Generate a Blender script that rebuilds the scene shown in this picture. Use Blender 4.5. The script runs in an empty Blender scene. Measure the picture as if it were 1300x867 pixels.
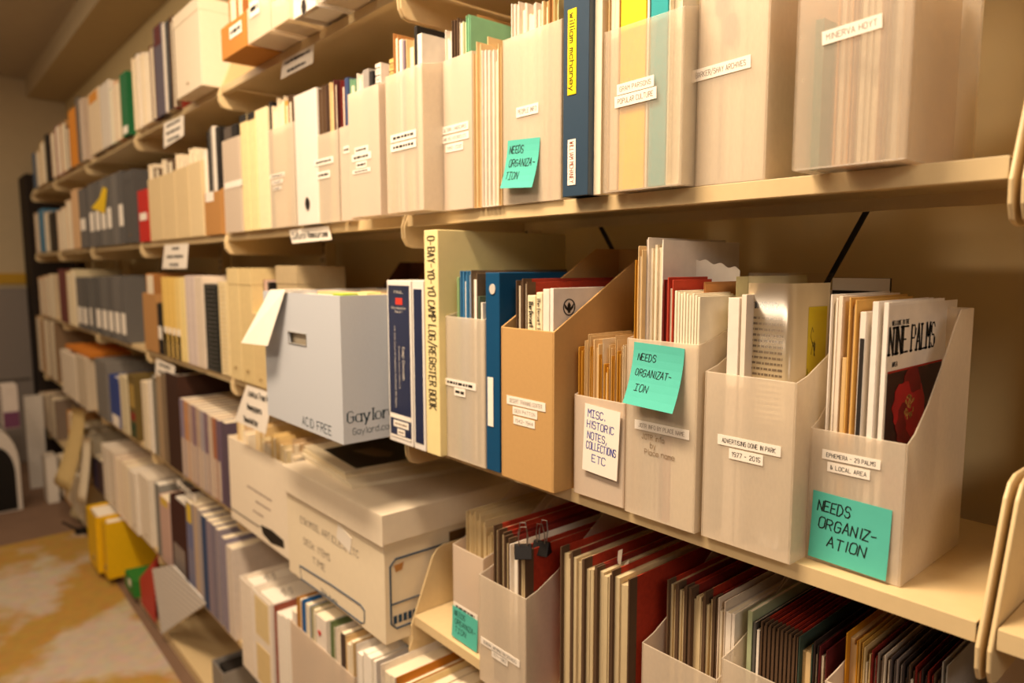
import bpy, math, random
from mathutils import Matrix, Vector
random.seed(7)
C = bpy.context.scene.collection
SC = bpy.context.scene

# ------------------------------------------------------------------ camera
F = 896.3                                  # focal length in pixels of the 1300 x 867 frame
YAW, PIT, ROLL = math.radians(49.27), math.radians(6.12), math.radians(-0.11)
Fw = Vector((-math.sin(YAW)*math.cos(PIT), math.cos(YAW)*math.cos(PIT), -math.sin(PIT)))
_r = Vector((math.cos(YAW), math.sin(YAW), 0)); _u = _r.cross(Fw)
Rt = _r*math.cos(ROLL) + _u*math.sin(ROLL); Up = -_r*math.sin(ROLL) + _u*math.cos(ROLL)
cam = bpy.data.cameras.new('camera'); co = bpy.data.objects.new('camera', cam); C.objects.link(co)
cam.sensor_width = 36; cam.lens = 36*F/1300; cam.clip_start = .02
co.matrix_world = Matrix(((Rt.x, Up.x, -Fw.x, 0), (Rt.y, Up.y, -Fw.y, 0), (Rt.z, Up.z, -Fw.z, 0), (0, 0, 0, 1)))
cam.dof.use_dof = True; cam.dof.focus_distance = .84; cam.dof.aperture_fstop = 3.2
SC.camera = co

# ------------------------------------------------------------------ world, lamps, exposure
SC.view_settings.view_transform = 'Standard'; SC.view_settings.look = 'None'
SC.view_settings.gamma = 1; SC.view_settings.use_curve_mapping = False
SC.view_settings.exposure = -0.1
SC.cycles.use_denoising = True
SC.cycles.max_bounces = 8; SC.cycles.transparent_max_bounces = 24; SC.cycles.transmission_bounces = 10
SC.cycles.sample_clamp_indirect = 4
wd = bpy.data.worlds.new('room_air'); SC.world = wd; wd.use_nodes = True
wd.node_tree.nodes['Background'].inputs[0].default_value = (1, .75, .52, 1)
wd.node_tree.nodes['Background'].inputs[1].default_value = .13
def area(name, loc, sx, sy, power, rot=(0, 0, 0), col=(1, .775, .545)):
    l = bpy.data.lights.new(name, 'AREA'); l.shape = 'RECTANGLE'; l.size = sx; l.size_y = sy
    l.energy = power; l.color = col
    o = bpy.data.objects.new(name, l); o.location = loc; o.rotation_euler = rot; C.objects.link(o)
    return o
for x, p in ((-.95, 74), (-3.0, 11), (-4.9, 11)):
    area('ceiling_lamp', (x, .0 if x > -1 else -.35, 1.36), .9, .22, p)
area('side_lamp', (1.5, -.75, 1.0), .9, .6, 18, (math.radians(62), 0, math.radians(52)), (1, .86, .72))
for x, p in ((-1.1, 18), (-3.6, 9)):
    area('aisle_fill', (x, -1.0, 1.30), 1.2, .3, p, (math.radians(35), 0, 0))  # room fill added from the aisle side to light the fronts, no fixture seen

# ------------------------------------------------------------------ pixel helpers: a point of the photo on a plane of the room
def fx(px, Y, z):
    k = px-650
    a = F*Rt-k*Fw
    return -(Y*a.y+z*a.z)/a.x
def fz(py, X, Y):
    k = 433.5-py
    a = F*Up-k*Fw
    return -(X*a.x+Y*a.y)/a.z
def ray(px, py): return Fw+Rt*((px-650)/F)-Up*((py-433.5)/F)
def onY(px, py, Y): d = ray(px, py); return d*(Y/d.y)
def onX(px, py, X): d = ray(px, py); return d*(X/d.x)
def onZ(px, py, z): d = ray(px, py); return d*(z/d.z)

# ------------------------------------------------------------------ materials
def lin(h):
    h = h.lstrip('#'); out = []
    for i in (0, 2, 4):
        v = int(h[i:i+2], 16)/255
        out.append(v/12.92 if v <= .04045 else ((v+.055)/1.055)**2.4)
    return out
_mats = {}
def M(hexc, rough=.75, var=.10, bump=.15, scale=60, spec=.3, stretch=None, metal=0):
    key = (hexc, rough, var, bump, scale, spec, stretch, metal)
    if key in _mats: return _mats[key]
    m = bpy.data.materials.new('surface_'+hexc.lstrip('#')); m.use_nodes = True
    nt = m.node_tree; b = nt.nodes['Principled BSDF']
    b.inputs['Roughness'].default_value = rough; b.inputs['Specular IOR Level'].default_value = spec
    b.inputs['Metallic'].default_value = metal
    c = lin(hexc)
    tc = nt.nodes.new('ShaderNodeTexCoord'); no = nt.nodes.new('ShaderNodeTexNoise')
    no.inputs['Scale'].default_value = scale; no.inputs['Detail'].default_value = 4
    src = tc.outputs['Object']
    if stretch:
        mp = nt.nodes.new('ShaderNodeMapping'); mp.inputs['Scale'].default_value = stretch
        nt.links.new(src, mp.inputs[0]); src = mp.outputs[0]
    nt.links.new(src, no.inputs['Vector'])
    mx = nt.nodes.new('ShaderNodeMix'); mx.data_type = 'RGBA'
    mx.inputs['A'].default_value = [v*(1-var) for v in c]+[1]; mx.inputs['B'].default_value = [min(1, v*(1+var)) for v in c]+[1]
    nt.links.new(no.outputs['Fac'], mx.inputs['Factor']); nt.links.new(mx.outputs['Result'], b.inputs['Base Color'])
    if bump:
        bp = nt.nodes.new('ShaderNodeBump'); bp.inputs['Strength'].default_value = bump; bp.inputs['Distance'].default_value = .0006
        nt.links.new(no.outputs['Fac'], bp.inputs['Height']); nt.links.new(bp.outputs[0], b.inputs['Normal'])
    _mats[key] = m
    return m
def frosted(name, hexc, body=.36, rough=.38, clear=.25):
    m = bpy.data.materials.new(name); m.use_nodes = True; nt = m.node_tree
    nt.nodes.remove(nt.nodes['Principled BSDF']); out = nt.nodes['Material Output']
    c = lin(hexc)+[1]; N = nt.nodes.new
    di = N('ShaderNodeBsdfDiffuse'); di.inputs[0].default_value = c
    tr = N('ShaderNodeBsdfTranslucent'); tr.inputs[0].default_value = c
    rf = N('ShaderNodeBsdfRefraction'); rf.inputs[0].default_value = (1, .98, .95, 1); rf.inputs['Roughness'].default_value = rough; rf.inputs['IOR'].default_value = 1.48
    tp = N('ShaderNodeBsdfTransparent'); gl = N('ShaderNodeBsdfGlossy'); gl.inputs['Roughness'].default_value = .28
    no = N('ShaderNodeTexNoise'); no.inputs['Scale'].default_value = 35
    a = N('ShaderNodeMixShader'); a.inputs[0].default_value = .18; nt.links.new(di.outputs[0], a.inputs[1]); nt.links.new(tr.outputs[0], a.inputs[2])
    b = N('ShaderNodeMixShader'); b.inputs[0].default_value = clear; nt.links.new(rf.outputs[0], b.inputs[1]); nt.links.new(tp.outputs[0], b.inputs[2])
    d = N('ShaderNodeMixShader'); nt.links.new(b.outputs[0], d.inputs[1]); nt.links.new(a.outputs[0], d.inputs[2])
    mr = N('ShaderNodeMapRange'); mr.inputs['To Min'].default_value = body-.05; mr.inputs['To Max'].default_value = body+.05
    nt.links.new(no.outputs['Fac'], mr.inputs[0]); nt.links.new(mr.outputs[0], d.inputs[0])
    e = N('ShaderNodeMixShader'); e.inputs[0].default_value = .05; nt.links.new(d.outputs[0], e.inputs[1]); nt.links.new(gl.outputs[0], e.inputs[2])
    nt.links.new(e.outputs[0], out.inputs[0])
    return m
FROST = frosted('frosted_plastic', '#fff0d8', .42, .32, .82)
FROST_THIN = frosted('frosted_thin_plastic', '#fff0d8', .22, .10, .85)
FROST_GREY = frosted('frosted_grey_plastic', '#f8e6d0', .62, .36, .7)
def clear_film(name, fac, rough):
    m = bpy.data.materials.new(name); m.use_nodes = True; nt = m.node_tree
    nt.nodes.remove(nt.nodes['Principled BSDF']); out = nt.nodes['Material Output']
    tp = nt.nodes.new('ShaderNodeBsdfTransparent'); tp.inputs[0].default_value = (.97, .96, .94, 1)
    gl = nt.nodes.new('ShaderNodeBsdfGlossy'); gl.inputs['Roughness'].default_value = rough
    mx = nt.nodes.new('ShaderNodeMixShader'); mx.inputs[0].default_value = fac
    nt.links.new(tp.outputs[0], mx.inputs[1]); nt.links.new(gl.outputs[0], mx.inputs[2]); nt.links.new(mx.outputs[0], out.inputs[0])
    return m
FILM = clear_film('clear_film', .045, .22)
METAL = M('#dcc394', .42, .05, .12, 90, .4)          # cream enamel of the shelving
PAPER = M('#f4ecdd', .85, .05, .2, 120)
PAGES = M('#eee0c4', .9, .14, .6, 30, .2, (220, 1, 1))
LABEL = M('#f7eee0', .7, .03, .05)
INK = M('#161412', .8, .05, 0); INKBLUE = M('#2634a0', .8, .05, 0); INKRED = M('#a4513a', .8, .05, 0); INKFADE = M('#8d7a68', .8, .05, 0)
TEAL = M('#57bfae', .8, .05, .1); DARK = M('#1d1815', .6, .1, .1); STEEL = M('#a7a097', .3, .05, 0, 60, .5, None, .9)

# ------------------------------------------------------------------ mesh builder
class B:
    def __init__(s): s.v = []; s.f = []; s.m = []
    def add(s, vs, fs, m=0):
        n = len(s.v); s.v += [tuple(v) for v in vs]; s.f += [tuple(i+n for i in f) for f in fs]; s.m += [m]*len(fs); return s
    def box(s, x0, x1, y0, y1, z0, z1, m=0):
        return s.add([(x0,y0,z0),(x1,y0,z0),(x1,y1,z0),(x0,y1,z0),(x0,y0,z1),(x1,y0,z1),(x1,y1,z1),(x0,y1,z1)],
                     [(0,3,2,1),(4,5,6,7),(0,1,5,4),(1,2,6,5),(2,3,7,6),(3,0,4,7)], m)
    def hexa(s, bot, top, m=0):
        return s.add(list(bot)+list(top), [(0,3,2,1),(4,5,6,7),(0,1,5,4),(1,2,6,5),(2,3,7,6),(3,0,4,7)], m)
    def prism(s, poly, axis, a0, a1, m=0):
        def P(p, a): return {'x': (a, p[0], p[1]), 'y': (p[0], a, p[1]), 'z': (p[0], p[1], a)}[axis]
        n = len(poly)
        area2 = sum(poly[i][0]*poly[(i+1) % n][1]-poly[(i+1) % n][0]*poly[i][1] for i in range(n))
        if area2 < 0: poly = poly[::-1]
        fs = [tuple(range(n-1, -1, -1)), tuple(range(n, 2*n))]+[(i, (i+1) % n, n+(i+1) % n, n+i) for i in range(n)]
        if axis == 'y': fs = [f[::-1] for f in fs]
        return s.add([P(p, a0) for p in poly]+[P(p, a1) for p in poly], fs, m)
    def tube(s, pts, r, n=7, m=0, closed=False):
        pts = [Vector(p) for p in pts]; base = len(s.v); k = len(pts)
        for i, p in enumerate(pts):
            t = (pts[(i+1) % k if closed else min(i+1, k-1)]-pts[(i-1) % k if closed else max(i-1, 0)]).normalized()
            a = t.cross(Vector((0, 0, 1)) if abs(t.z) < .9 else Vector((1, 0, 0))).normalized(); b = t.cross(a)
            for j in range(n):
                w = 2*math.pi*j/n; s.v.append(tuple(p+a*(r*math.cos(w))+b*(r*math.sin(w))))
        for i in range(k if closed else k-1):
            for j in range(n):
                s.f.append((base+i*n+j, base+i*n+(j+1) % n, base+((i+1) % k)*n+(j+1) % n, base+((i+1) % k)*n+j)); s.m.append(m)
        if not closed:
            s.f.append(tuple(base+j for j in range(n-1, -1, -1))); s.m.append(m)
            s.f.append(tuple(base+(k-1)*n+j for j in range(n))); s.m.append(m)
        return s
    def sheet(s, fn, nu, nv, t, m=0):
        """a curved sheet of real thickness: fn(u, v) -> (point, normal)"""
        base = len(s.v)
        for side in (0, 1):
            for i in range(nu+1):
                for j in range(nv+1):
                    p, n = fn(i/nu, j/nv); s.v.append(tuple(Vector(p)+Vector(n)*(t*side)))
        N = (nu+1)*(nv+1); q = lambda i, j, k: base+k*N+i*(nv+1)+j
        for i in range(nu):
            for j in range(nv):
                s.f.append((q(i,j,0), q(i,j+1,0), q(i+1,j+1,0), q(i+1,j,0))); s.m.append(m)
                s.f.append((q(i,j,1), q(i+1,j,1), q(i+1,j+1,1), q(i,j+1,1))); s.m.append(m)
        for i in range(nu):
            for j in (0, nv):
                s.f.append((q(i,j,0), q(i+1,j,0), q(i+1,j,1), q(i,j,1))); s.m.append(m)
        for j in range(nv):
            for i in (0, nu):
                s.f.append((q(i,j,0), q(i,j,1), q(i,j+1,1), q(i,j+1,0))); s.m.append(m)
        return s
    def build(s, name, mats, parent=None, loc=(0, 0, 0), rot=(0, 0, 0), bevel=0, smooth=False, seg=2):
        me = bpy.data.meshes.new(name); me.from_pydata(s.v, [], s.f)
        for m in (mats if isinstance(mats, (list, tuple)) else [mats]): me.materials.append(m)
        if any(s.m): me.polygons.foreach_set('material_index', s.m)
        if smooth: me.polygons.foreach_set('use_smooth', [True]*len(me.polygons))
        me.update()
        o = bpy.data.objects.new(name, me); C.objects.link(o); o.parent = parent; o.location = loc; o.rotation_euler = rot
        if bevel:
            b = o.modifiers.new('rounded', 'BEVEL'); b.width = bevel; b.segments = seg; b.limit_method = 'ANGLE'; b.angle_limit = .6
        return o
_labels = {}
def tag(o, label, cat, group=None):
    n = len(label.split())
    if not 4 <= n <= 16: print('LABELLEN', n, label)
    if label in _labels: print('DUPLABEL', label)
    _labels[label] = 1
    o['label'] = label; o['category'] = cat
    if group: o['group'] = group
    return o
def empty(name, loc, rot=(0, 0, 0)):
    o = bpy.data.objects.new(name, None); C.objects.link(o); o.location = loc; o.rotation_euler = rot; o.empty_display_size = .02
    return o
def struct(o): o['kind'] = 'structure'; return o
ORD = ['', 'first', 'second', 'third', 'fourth', 'fifth', 'sixth', 'seventh', 'eighth', 'ninth', 'tenth', 'eleventh', 'twelfth', 'thirteenth',
       'fourteenth', 'fifteenth', 'sixteenth', 'seventeenth', 'eighteenth', 'nineteenth', 'twentieth']

# ------------------------------------------------------------------ stroke lettering
G = {'A':'02 28 42|14 34','B':'02 08 38 47 46 35 05|35 44 43 32 02','C':'47 38 18 07 03 12 32 43','D':'02 08 28 46 44 22 02','E':'48 08 02 42|05 35',
'F':'48 08 02|05 35','G':'47 38 18 07 03 12 32 43 45 25','H':'02 08|42 48|05 45','I':'12 18','J':'38 33 22 12 03','K':'02 08|48 05 42','L':'08 02 42',
'M':'02 08 25 48 42','N':'02 08 42 48','O':'12 03 07 18 38 47 43 32 12','P':'02 08 38 47 46 35 05','Q':'12 03 07 18 38 47 43 32 12|24 42',
'R':'02 08 38 47 46 35 05|25 42','S':'47 38 18 07 06 15 35 44 43 32 12 03','T':'08 48|28 22','U':'08 03 12 32 43 48','V':'08 22 48','W':'08 12 26 32 48',
'X':'02 48|08 42','Y':'08 25 48|25 22','Z':'08 48 02 42','!':'08 48|28 22|02 42','0':'12 03 07 18 38 47 43 32 12','1':'17 28 22','2':'07 18 38 47 46 02 42',
'3':'07 18 38 47 46 35 15|35 44 43 32 12 03','4':'32 38 04 44','5':'48 08 05 35 44 43 32 12 03','6':'38 18 07 03 12 32 43 44 35 05','7':'08 48 12','8':'15 06 07 18 38 47 46 35 15 04 03 12 32 43 44 35','9':'45 15 06 07 18 38 47 43 32 12',
'-':'05 35','.':'12 13','"':'18 17',',':'13 01','/':'01 49','&':'42 07 18 27 04 03 12 22 45','a':'46 42|45 36 16 05 03 12 32 43','b':'08 02|05 16 36 45 43 32 12 03',
'c':'45 36 16 05 03 12 32 43','d':'48 42|45 36 16 05 03 12 32 43','e':'04 44 45 36 16 05 03 12 32 43','f':'38 28 17 12|06 36','g':'46 41 30 10 01|45 36 16 05 03 12 32 43',
'h':'08 02|05 16 36 45 42','i':'16 12|18 19','j':'36 31 20 10|38 39','k':'08 02|46 04 42','l':'18 12','m':'02 06|05 16 25 22|25 36 45 42','n':'02 06|05 16 36 45 42','o':'12 03 05 16 36 45 43 32 12',
'p':'06 00|05 16 36 45 43 32 12 03','q':'46 40|45 36 16 05 03 12 32 43','r':'02 06|04 16 36','s':'45 36 16 05 14 34 43 32 12 03','t':'18 13 22 32|06 36','u':'06 03 12 32 43|46 42','v':'06 22 46',
'w':'06 12 25 32 46','x':'02 46|06 42','y':'06 22|46 10','z':'06 46 02 42'}
NARROW = {'I': 2.6, 'i': 2.6, 'l': 2.6, '.': 2.4, ',': 2.4, '1': 4, ' ': 3.4, '"': 2.4, 'r': 4.6, 't': 4.6, 'f': 4.6, 'j': 4.4}
def lettering(parent, text, cx, cz, y, h, ink, weight=.09, width=None, tilt=0, down=False, jitter=0, serif=False, name='lettering', face='front', flip=False, slant=0, warp=None):
    """text as flat ink strokes. (cx, cz) is the centre of the line on the face at local y (front) or local x (side); h is the capital height"""
    s = h/6; strokes = []; x = 0; rnd = random.Random(text+str(round(cx, 3)))
    for ch in text:
        w = NARROW.get(ch, 5.6)
        if ch in G:
            jx, jy, js = rnd.uniform(-1, 1)*jitter, rnd.uniform(-1, 1)*jitter, 1+rnd.uniform(-.5, .5)*jitter*.3
            for st in G[ch].split('|'):
                strokes.append([((int(p[0])*js+x+jx+slant*(int(p[1])-2)), (int(p[1])-2)*js+jy+rnd.uniform(-1, 1)*jitter*.5) for p in st.split(' ')])
        x += w
    L = max(x-1.6, 1); fit = 1 if width is None else width/(L*s)
    b = B(); wt = weight*h
    ca, sa = math.cos(tilt), math.sin(tilt)
    def place(px, py):
        u, v = (px-L/2)*s*fit, (py-3)*s
        if flip: u, v = -u, -v
        if down: u, v = v, -u
        u, v = u*ca-v*sa, u*sa+v*ca
        return (cx+u, y+(warp(cz+v) if warp else 0), cz+v) if face == 'front' else ((y, cx+u, cz+v) if face == 'side' else (cx+u, cz+v, y))
    for st in strokes:
        for (x0, y0), (x1, y1) in zip(st, st[1:]):
            d = math.hypot((x1-x0)*fit, y1-y0) or 1e-6
            k = wt/s
            if serif: k *= 1.7 if abs(y1-y0) > 2.2*abs(x1-x0)*fit else .75
            nx, ny = -(y1-y0)/d*k/2/fit, (x1-x0)*fit/d*k/2
            ex, ey = (x1-x0)/d*k*.4, (y1-y0)/d*k*.4
            q = [place(x0-ex-nx, y0-ey-ny), place(x1+ex-nx, y1+ey-ny), place(x1+ex+nx, y1+ey+ny), place(x0-ex+nx, y0-ey+ny)]
            b.add(q, [(0, 1, 2, 3)])
        if serif:
            for (xa, ya) in (st[0], st[-1]):
                o = [p for p in st if (p != (xa, ya))]
                if o and ya in (0, 6, 4): b.add([place(xa-1.1/fit*.8, ya-.2), place(xa+1.1/fit*.8, ya-.2), place(xa+1.1/fit*.8, ya+.25), place(xa-1.1/fit*.8, ya+.25)], [(0, 1, 2, 3)])
    return b.build(name, ink, parent)
def scribble(parent, x0, x1, z, y, h, ink, name='lettering', n=None):
    """a line of print too small to read: a row of short dashes"""
    b = B(); x = x0; r = random.Random(round(x0*1e4)+round(z*1e4))
    while x < x1-h*.4:
        w = min(h*r.uniform(.9, 2.6), x1-x); b.box(x, x+w, y-.0001, y, z-h/2*r.uniform(.7, 1), z+h/2*r.uniform(.7, 1)); x += w+h*.5
    return b.build(name, ink, parent)

# ------------------------------------------------------------------ paper labels and sticky notes (parts of what they are stuck to)
def paper_label(parent, loc0, Y, cx, cy, wp, hp, text, ink=INK, weight=.09, zref=0, down=False, lname='paper_label', mat=None, tilt=0):
    """label whose centre is at pixel (cx, cy) on the face y = Y of the thing standing at loc0"""
    p = onY(cx, cy, Y); w = fx(cx+wp/2, Y, p.z)-fx(cx-wp/2, Y, p.z); h = fz(cy-hp/2, p.x, Y)-fz(cy+hp/2, p.x, Y)
    x, z = p.x-loc0[0], p.z-loc0[2]; y = Y-loc0[1]
    o = B().box(-w/2, w/2, -.0005, 0, -h/2, h/2).build(lname, mat or LABEL, parent, (x, y-.0002, z), (0, tilt, 0))
    if text:
        if isinstance(text, str) and text.startswith('~'): scribble(o, -w*.4, w*.4, 0, -.0007, h*.38, ink)
        elif down: lettering(o, text, 0, 0, -.0007, w*.5, ink, weight, h*.9, down=True)
        else: lettering(o, text, 0, 0, -.0007, h*.42, ink, weight, w*.84)
    return o
def sticky(parent, loc0, Y, cx, cy, size, rz, lines, curl=.006, hh=None):
    p = onY(cx, cy, Y); x, z, y = p.x-loc0[0], p.z-loc0[2], Y-loc0[1]
    n = size; h = hh or size
    o = B().sheet(lambda u, v: ((-n/2+n*u, -.0006-curl*(1-v)**2, -h/2+h*v), (0, -1, 0)), 6, 8, .0003).build('sticky_note', TEAL, parent, (x, y, z), (0, rz, 0))
    for t, lx, lz, lh, lw in lines:
                lettering(o, t, lx*n, lz*h, -.0012, lh*n, INK, .11, lw*n, jitter=.35, name='handwriting', slant=.15, warp=lambda z: -curl*max(0, .5-z/h)**2)
    return o

# ------------------------------------------------------------------ things on shelves; local origin = far bottom front corner, x to the near side, y into the shelf
def book(name, loc, w, d, h, cover, spine_mark=None, t=.0022, pages=PAGES, rot=(0, 0, 0), hard=True):
    t = min(t, w*.25)
    o = B().prism([(0, 0), (w, 0), (w, d), (w-t, d), (w-t, t), (t, t), (t, d), (0, d)], 'z', 0, h).build(name, cover, None, loc, rot, bevel=min(.0012, w*.12))
    if w > 2.6*t: B().box(t+.0002, w-t-.0002, t+.0004, d-(.004 if hard else .0005), .003 if hard else .0006, h-(.004 if hard else .0008)).build('page_block', pages, o)
    if spine_mark:
        for (z0, z1, m) in spine_mark: B().box(w*.16, w*.84, -.0006, .0004, h*z0, h*z1).build('spine_label', m, o)
    return o
def spiral(name, loc, w, d, h, cover, wire=None, pages=PAPER, rot=(0, 0, 0)):
    t = min(.002, w*.2)
    o = B().prism([(0, .004), (w, .004), (w, d), (w-t, d), (w-t, .004+t), (t, .004+t), (t, d), (0, d)], 'z', 0, h).build(name, cover, None, loc, rot)
    B().box(t+.0002, w-t-.0002, .005+t, d-.003, .002, h-.002).build('page_block', pages, o)
    b = B(); n = max(10, int(h/.0125))
    for i in range(n):
        z = h*(.03+.94*i/(n-1))
        b.tube([(w/2+w*.36*math.cos(a), .004+min(.0042, w*.22)*math.sin(a), z+.0012*math.sin(a)) for a in [2*math.pi*k/10 for k in range(10)]], .0008, 5, closed=True)
    b.build('wire_binding', wire or DARK, o)
    return o
def binder(name, loc, w, d, h, cover, label=None, hole=True, rot=(0, 0, 0), t=.003, holez=.16):
    o = B().prism([(0, 0), (w, 0), (w, d), (w-t, d), (w-t, t), (t, t), (t, d), (0, d)], 'z', 0, h).build(name, cover, None, loc, rot, bevel=.001)
    B().box(t+.001, w-t-.001, .02, d-.012, .008, h-.014).build('page_block', PAPER, o)
    if hole and w > .02:
        r = min(w*.3, .011); k = 14
        B().tube([(w/2+r*math.cos(2*math.pi*i/k), -.0004, h*holez+1.3*r*math.sin(2*math.pi*i/k)) for i in range(k)], .0012, 6, closed=True)\
           .prism([(w/2+r*.92*math.cos(2*math.pi*i/k), h*holez+1.3*r*.92*math.sin(2*math.pi*i/k)) for i in range(k)], 'y', -.0005, .0003, 1).build('finger_ring', [STEEL, DARK], o)
    for (z0, z1, m) in (label or []): B().box(w*.14, w*.86, -.0007, .0004, h*z0, h*z1).build('spine_label', m, o)
    return o
def folder(name, loc, w, d, h, cover, tape=None, papers=PAGES, rot=(0, 0, 0), th=.0016, seed=0, np=2, open_front=True, tab=False):
    """two leaves folded along the bottom with papers between, open edge to the front; leaf tops a little uneven"""
    r = random.Random(seed*31+int(w*1e5)); th = min(th, w*.22); o = empty(name, loc, rot)
    dh = r.uniform(.001, .006)
    cov = B().box(0, th, 0, d, 0, h).box(w-th, w, .001, d, 0, h-dh).box(th, w-th, 0, d, 0, th*.6)
    if tab:
        cov.box(0, th, d*.1, d*.4, h, h+.012)
    cov.build('folder_cover', cover, o, bevel=.0004)
    if tape: B().box(-.0003, th+.0003, -.0003, .017, .0005, h+.0003).box(w-th-.0003, w+.0003, .0006, .017, .0005, h-dh+.0003).build('gusset_tape', tape, o)
    inner = w-2*th-.0006
    if inner > .0012:
        b = B(); k = max(1, min(np, int(inner/.0015)+1)); x = th+.0003
        for i in range(k):
            ww = inner/k; b.box(x, x+ww*.93, .002+r.uniform(0, .006), d-.01, th, h-.006-r.uniform(0, .012)); x += ww
        b.build('papers', papers, o)
    return o
def holder(name, loc, w, d, hf, hb, mat, curve='curve', wall=.0018, rot=(0, 0, 0)):
    """open magazine file: low front, sides that sweep up to a tall back"""
    if curve == 'curve':
        prof = [(0, 0), (0, hf), (d*.10, hf+(hb-hf)*.06), (d*.28, hf+(hb-hf)*.26), (d*.48, hf+(hb-hf)*.56), (d*.66, hf+(hb-hf)*.86), (d*.76, hb), (d, hb), (d, 0)]
    elif curve == 'flat': prof = [(0, 0), (0, hf), (d, hb), (d, 0)]
    else: prof = [(0, 0), (0, hf), (d*.78, hb), (d, hb), (d, 0)]
    b = B().box(wall, w-wall, 0, wall, 0, hf).box(wall, w-wall, d-wall, d, 0, hb).box(wall, w-wall, wall, d-wall, 0, wall)
    b.prism(prof, 'x', 0, wall).prism(prof, 'x', w-wall, w)
    return b.build(name, mat, None, loc, rot, bevel=.0009)

# ------------------------------------------------------------------ the setting
ZF = -1.467; ZC, ZA, ZB, ZD, ZL, ZE, ZG = .489, .090, -.315, -.718, -.667, -1.130, -1.425
BAY = [-.175, -1.11, -2.04, -2.965, -3.89, -4.81, -5.73]
BAYN = ['nearest bay', 'second bay', 'third bay', 'fourth bay', 'fifth bay', 'farthest bay']
WALLM = M('#d9c391', .85, .05, .2, 14)
struct(B().box(-7.0, 2.2, -3, 1.2, ZF-.06, ZF).build('floor', M('#7d6350', .8, .16, .2, 9)))
struct(B().box(-7.0, 2.2, 1.06, 1.2, ZF, 1.5).build('wall_back', WALLM))
struct(B().box(-7.0, -6.55, -3, 1.06, ZF, 1.5).build('wall_far', M('#cdb995', .85, .05, .2, 14)))
struct(B().box(-7.0, 2.2, -3, 1.06, 1.40, 1.46).build('ceiling', M('#cbbda6', .9, .05, .1, 10)))
struct(B().box(-6.55, 2.2, .81, 1.06, 1.268, 1.40).build('trim_1', M('#cdb994', .9, .05, .1, 10)))   # soffit along the back wall
p = onX(0, 347, -6.545); q = onX(40, 360, -6.545)
struct(B().box(-6.55, -6.535, -1.0, q.y+.03, q.z, p.z).build('trim_2', M('#c79a2c', .7)))

# mat on the floor
def mat_material():
    m = bpy.data.materials.new('stained_floor_covering'); m.use_nodes = True; nt = m.node_tree; b = nt.nodes['Principled BSDF']
    b.inputs['Roughness'].default_value = .75
    tc = nt.nodes.new('ShaderNodeTexCoord'); mp = nt.nodes.new('ShaderNodeMapping'); mp.inputs['Location'].default_value = (.9, .3, 0)
    n1 = nt.nodes.new('ShaderNodeTexNoise'); n1.inputs['Scale'].default_value = 1.9; n1.inputs['Detail'].default_value = 5
    n2 = nt.nodes.new('ShaderNodeTexNoise'); n2.inputs['Scale'].default_value = 22
    r = nt.nodes.new('ShaderNodeValToRGB'); r.color_ramp.elements[0].position = .455; r.color_ramp.elements[1].position = .53
    r.color_ramp.elements[0].color = (*lin('#cbb9a2'), 1); r.color_ramp.elements[1].color = (*lin('#bb9140'), 1)
    mx = nt.nodes.new('ShaderNodeMix'); mx.data_type = 'RGBA'; mx.blend_type = 'MULTIPLY'; mx.inputs['Factor'].default_value = .35
    nt.links.new(tc.outputs['Object'], mp.inputs[0]); nt.links.new(mp.outputs[0], n1.inputs[0]); nt.links.new(tc.outputs['Object'], n2.inputs[0])
    nt.links.new(n1.outputs['Fac'], r.inputs[0]); nt.links.new(r.outputs[0], mx.inputs['A']); nt.links.new(n2.outputs['Color'], mx.inputs['B'])
    nt.links.new(mx.outputs['Result'], b.inputs['Base Color'])
    return m
a = onZ(103, 671, ZF+.003)
tag(B().prism([(a.x, a.y), (-1.9, .642), (-1.9, -.6), (a.x+.05, -.6)], 'z', 0, .003).build('floor_mat', mat_material(), None, (0, 0, ZF)),
    'pale floor mat with orange glue stains in the aisle', 'mat')

REG = {}
def fit(key, xa, w, y0, y1, tol=.0003):
    """keep a new thing clear of the things already standing on the same shelf or in the same file"""
    xb = xa+w
    for (a, b, c, d) in REG.get(key, []):
        if c < y1-.001 and y0 < d-.001 and a < xb-tol and xa < b+tol:
            if a+b < xa+xb: xa = b+tol
            else: xb = a-tol
    if xb-xa < w*.45:
        print('SQUEEZE', key, round(xa, 4), round(xb, 4), 'w', round(w, 4)); xb = max(xb, xa+max(.0008, w*.3))
    REG.setdefault(key, []).append((xa, xb, y0, y1))
    return xa, xb-xa
# shelves: one per level of each bay, with its two end brackets
PLATE = [(.694, -.020), (.6955, -.040), (.703, -.053), (.716, -.057), (.985, -.057), (.985, .122), (.772, .122), (.756, .117), (.745, .104)]
def shelf(i, zt, lev, note):
    x1, x0 = BAY[i], BAY[i+1]; o = empty('metal_shelf', (0, 0, zt))
    B().prism([(.70, 0), (.984, 0), (.984, -.019), (.9825, -.019), (.9825, -.0016), (.7018, -.0016), (.7018, -.0174), (.716, -.0174), (.716, -.019), (.70, -.019)], 'x', x0+.008, x1-.008).build('shelf_deck', METAL, o, bevel=.0006)
    for x in (x0+.0026, x1-.0066):
        B().prism(PLATE, 'x', x, x+.004).build('end_bracket', METAL, o, bevel=.0016, seg=3)
        REG.setdefault(round(zt, 2), []).append((x-.0005, x+.0045, .694, .99))
    tag(o, note, 'shelf', 'cream metal shelves of the shelving run')
LV = {'C': (ZC, 'top'), 'A': (ZA, 'second'), 'B': (ZB, 'third'), 'D': (ZD, 'fourth'), 'E': (ZE, 'fifth')}
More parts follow.
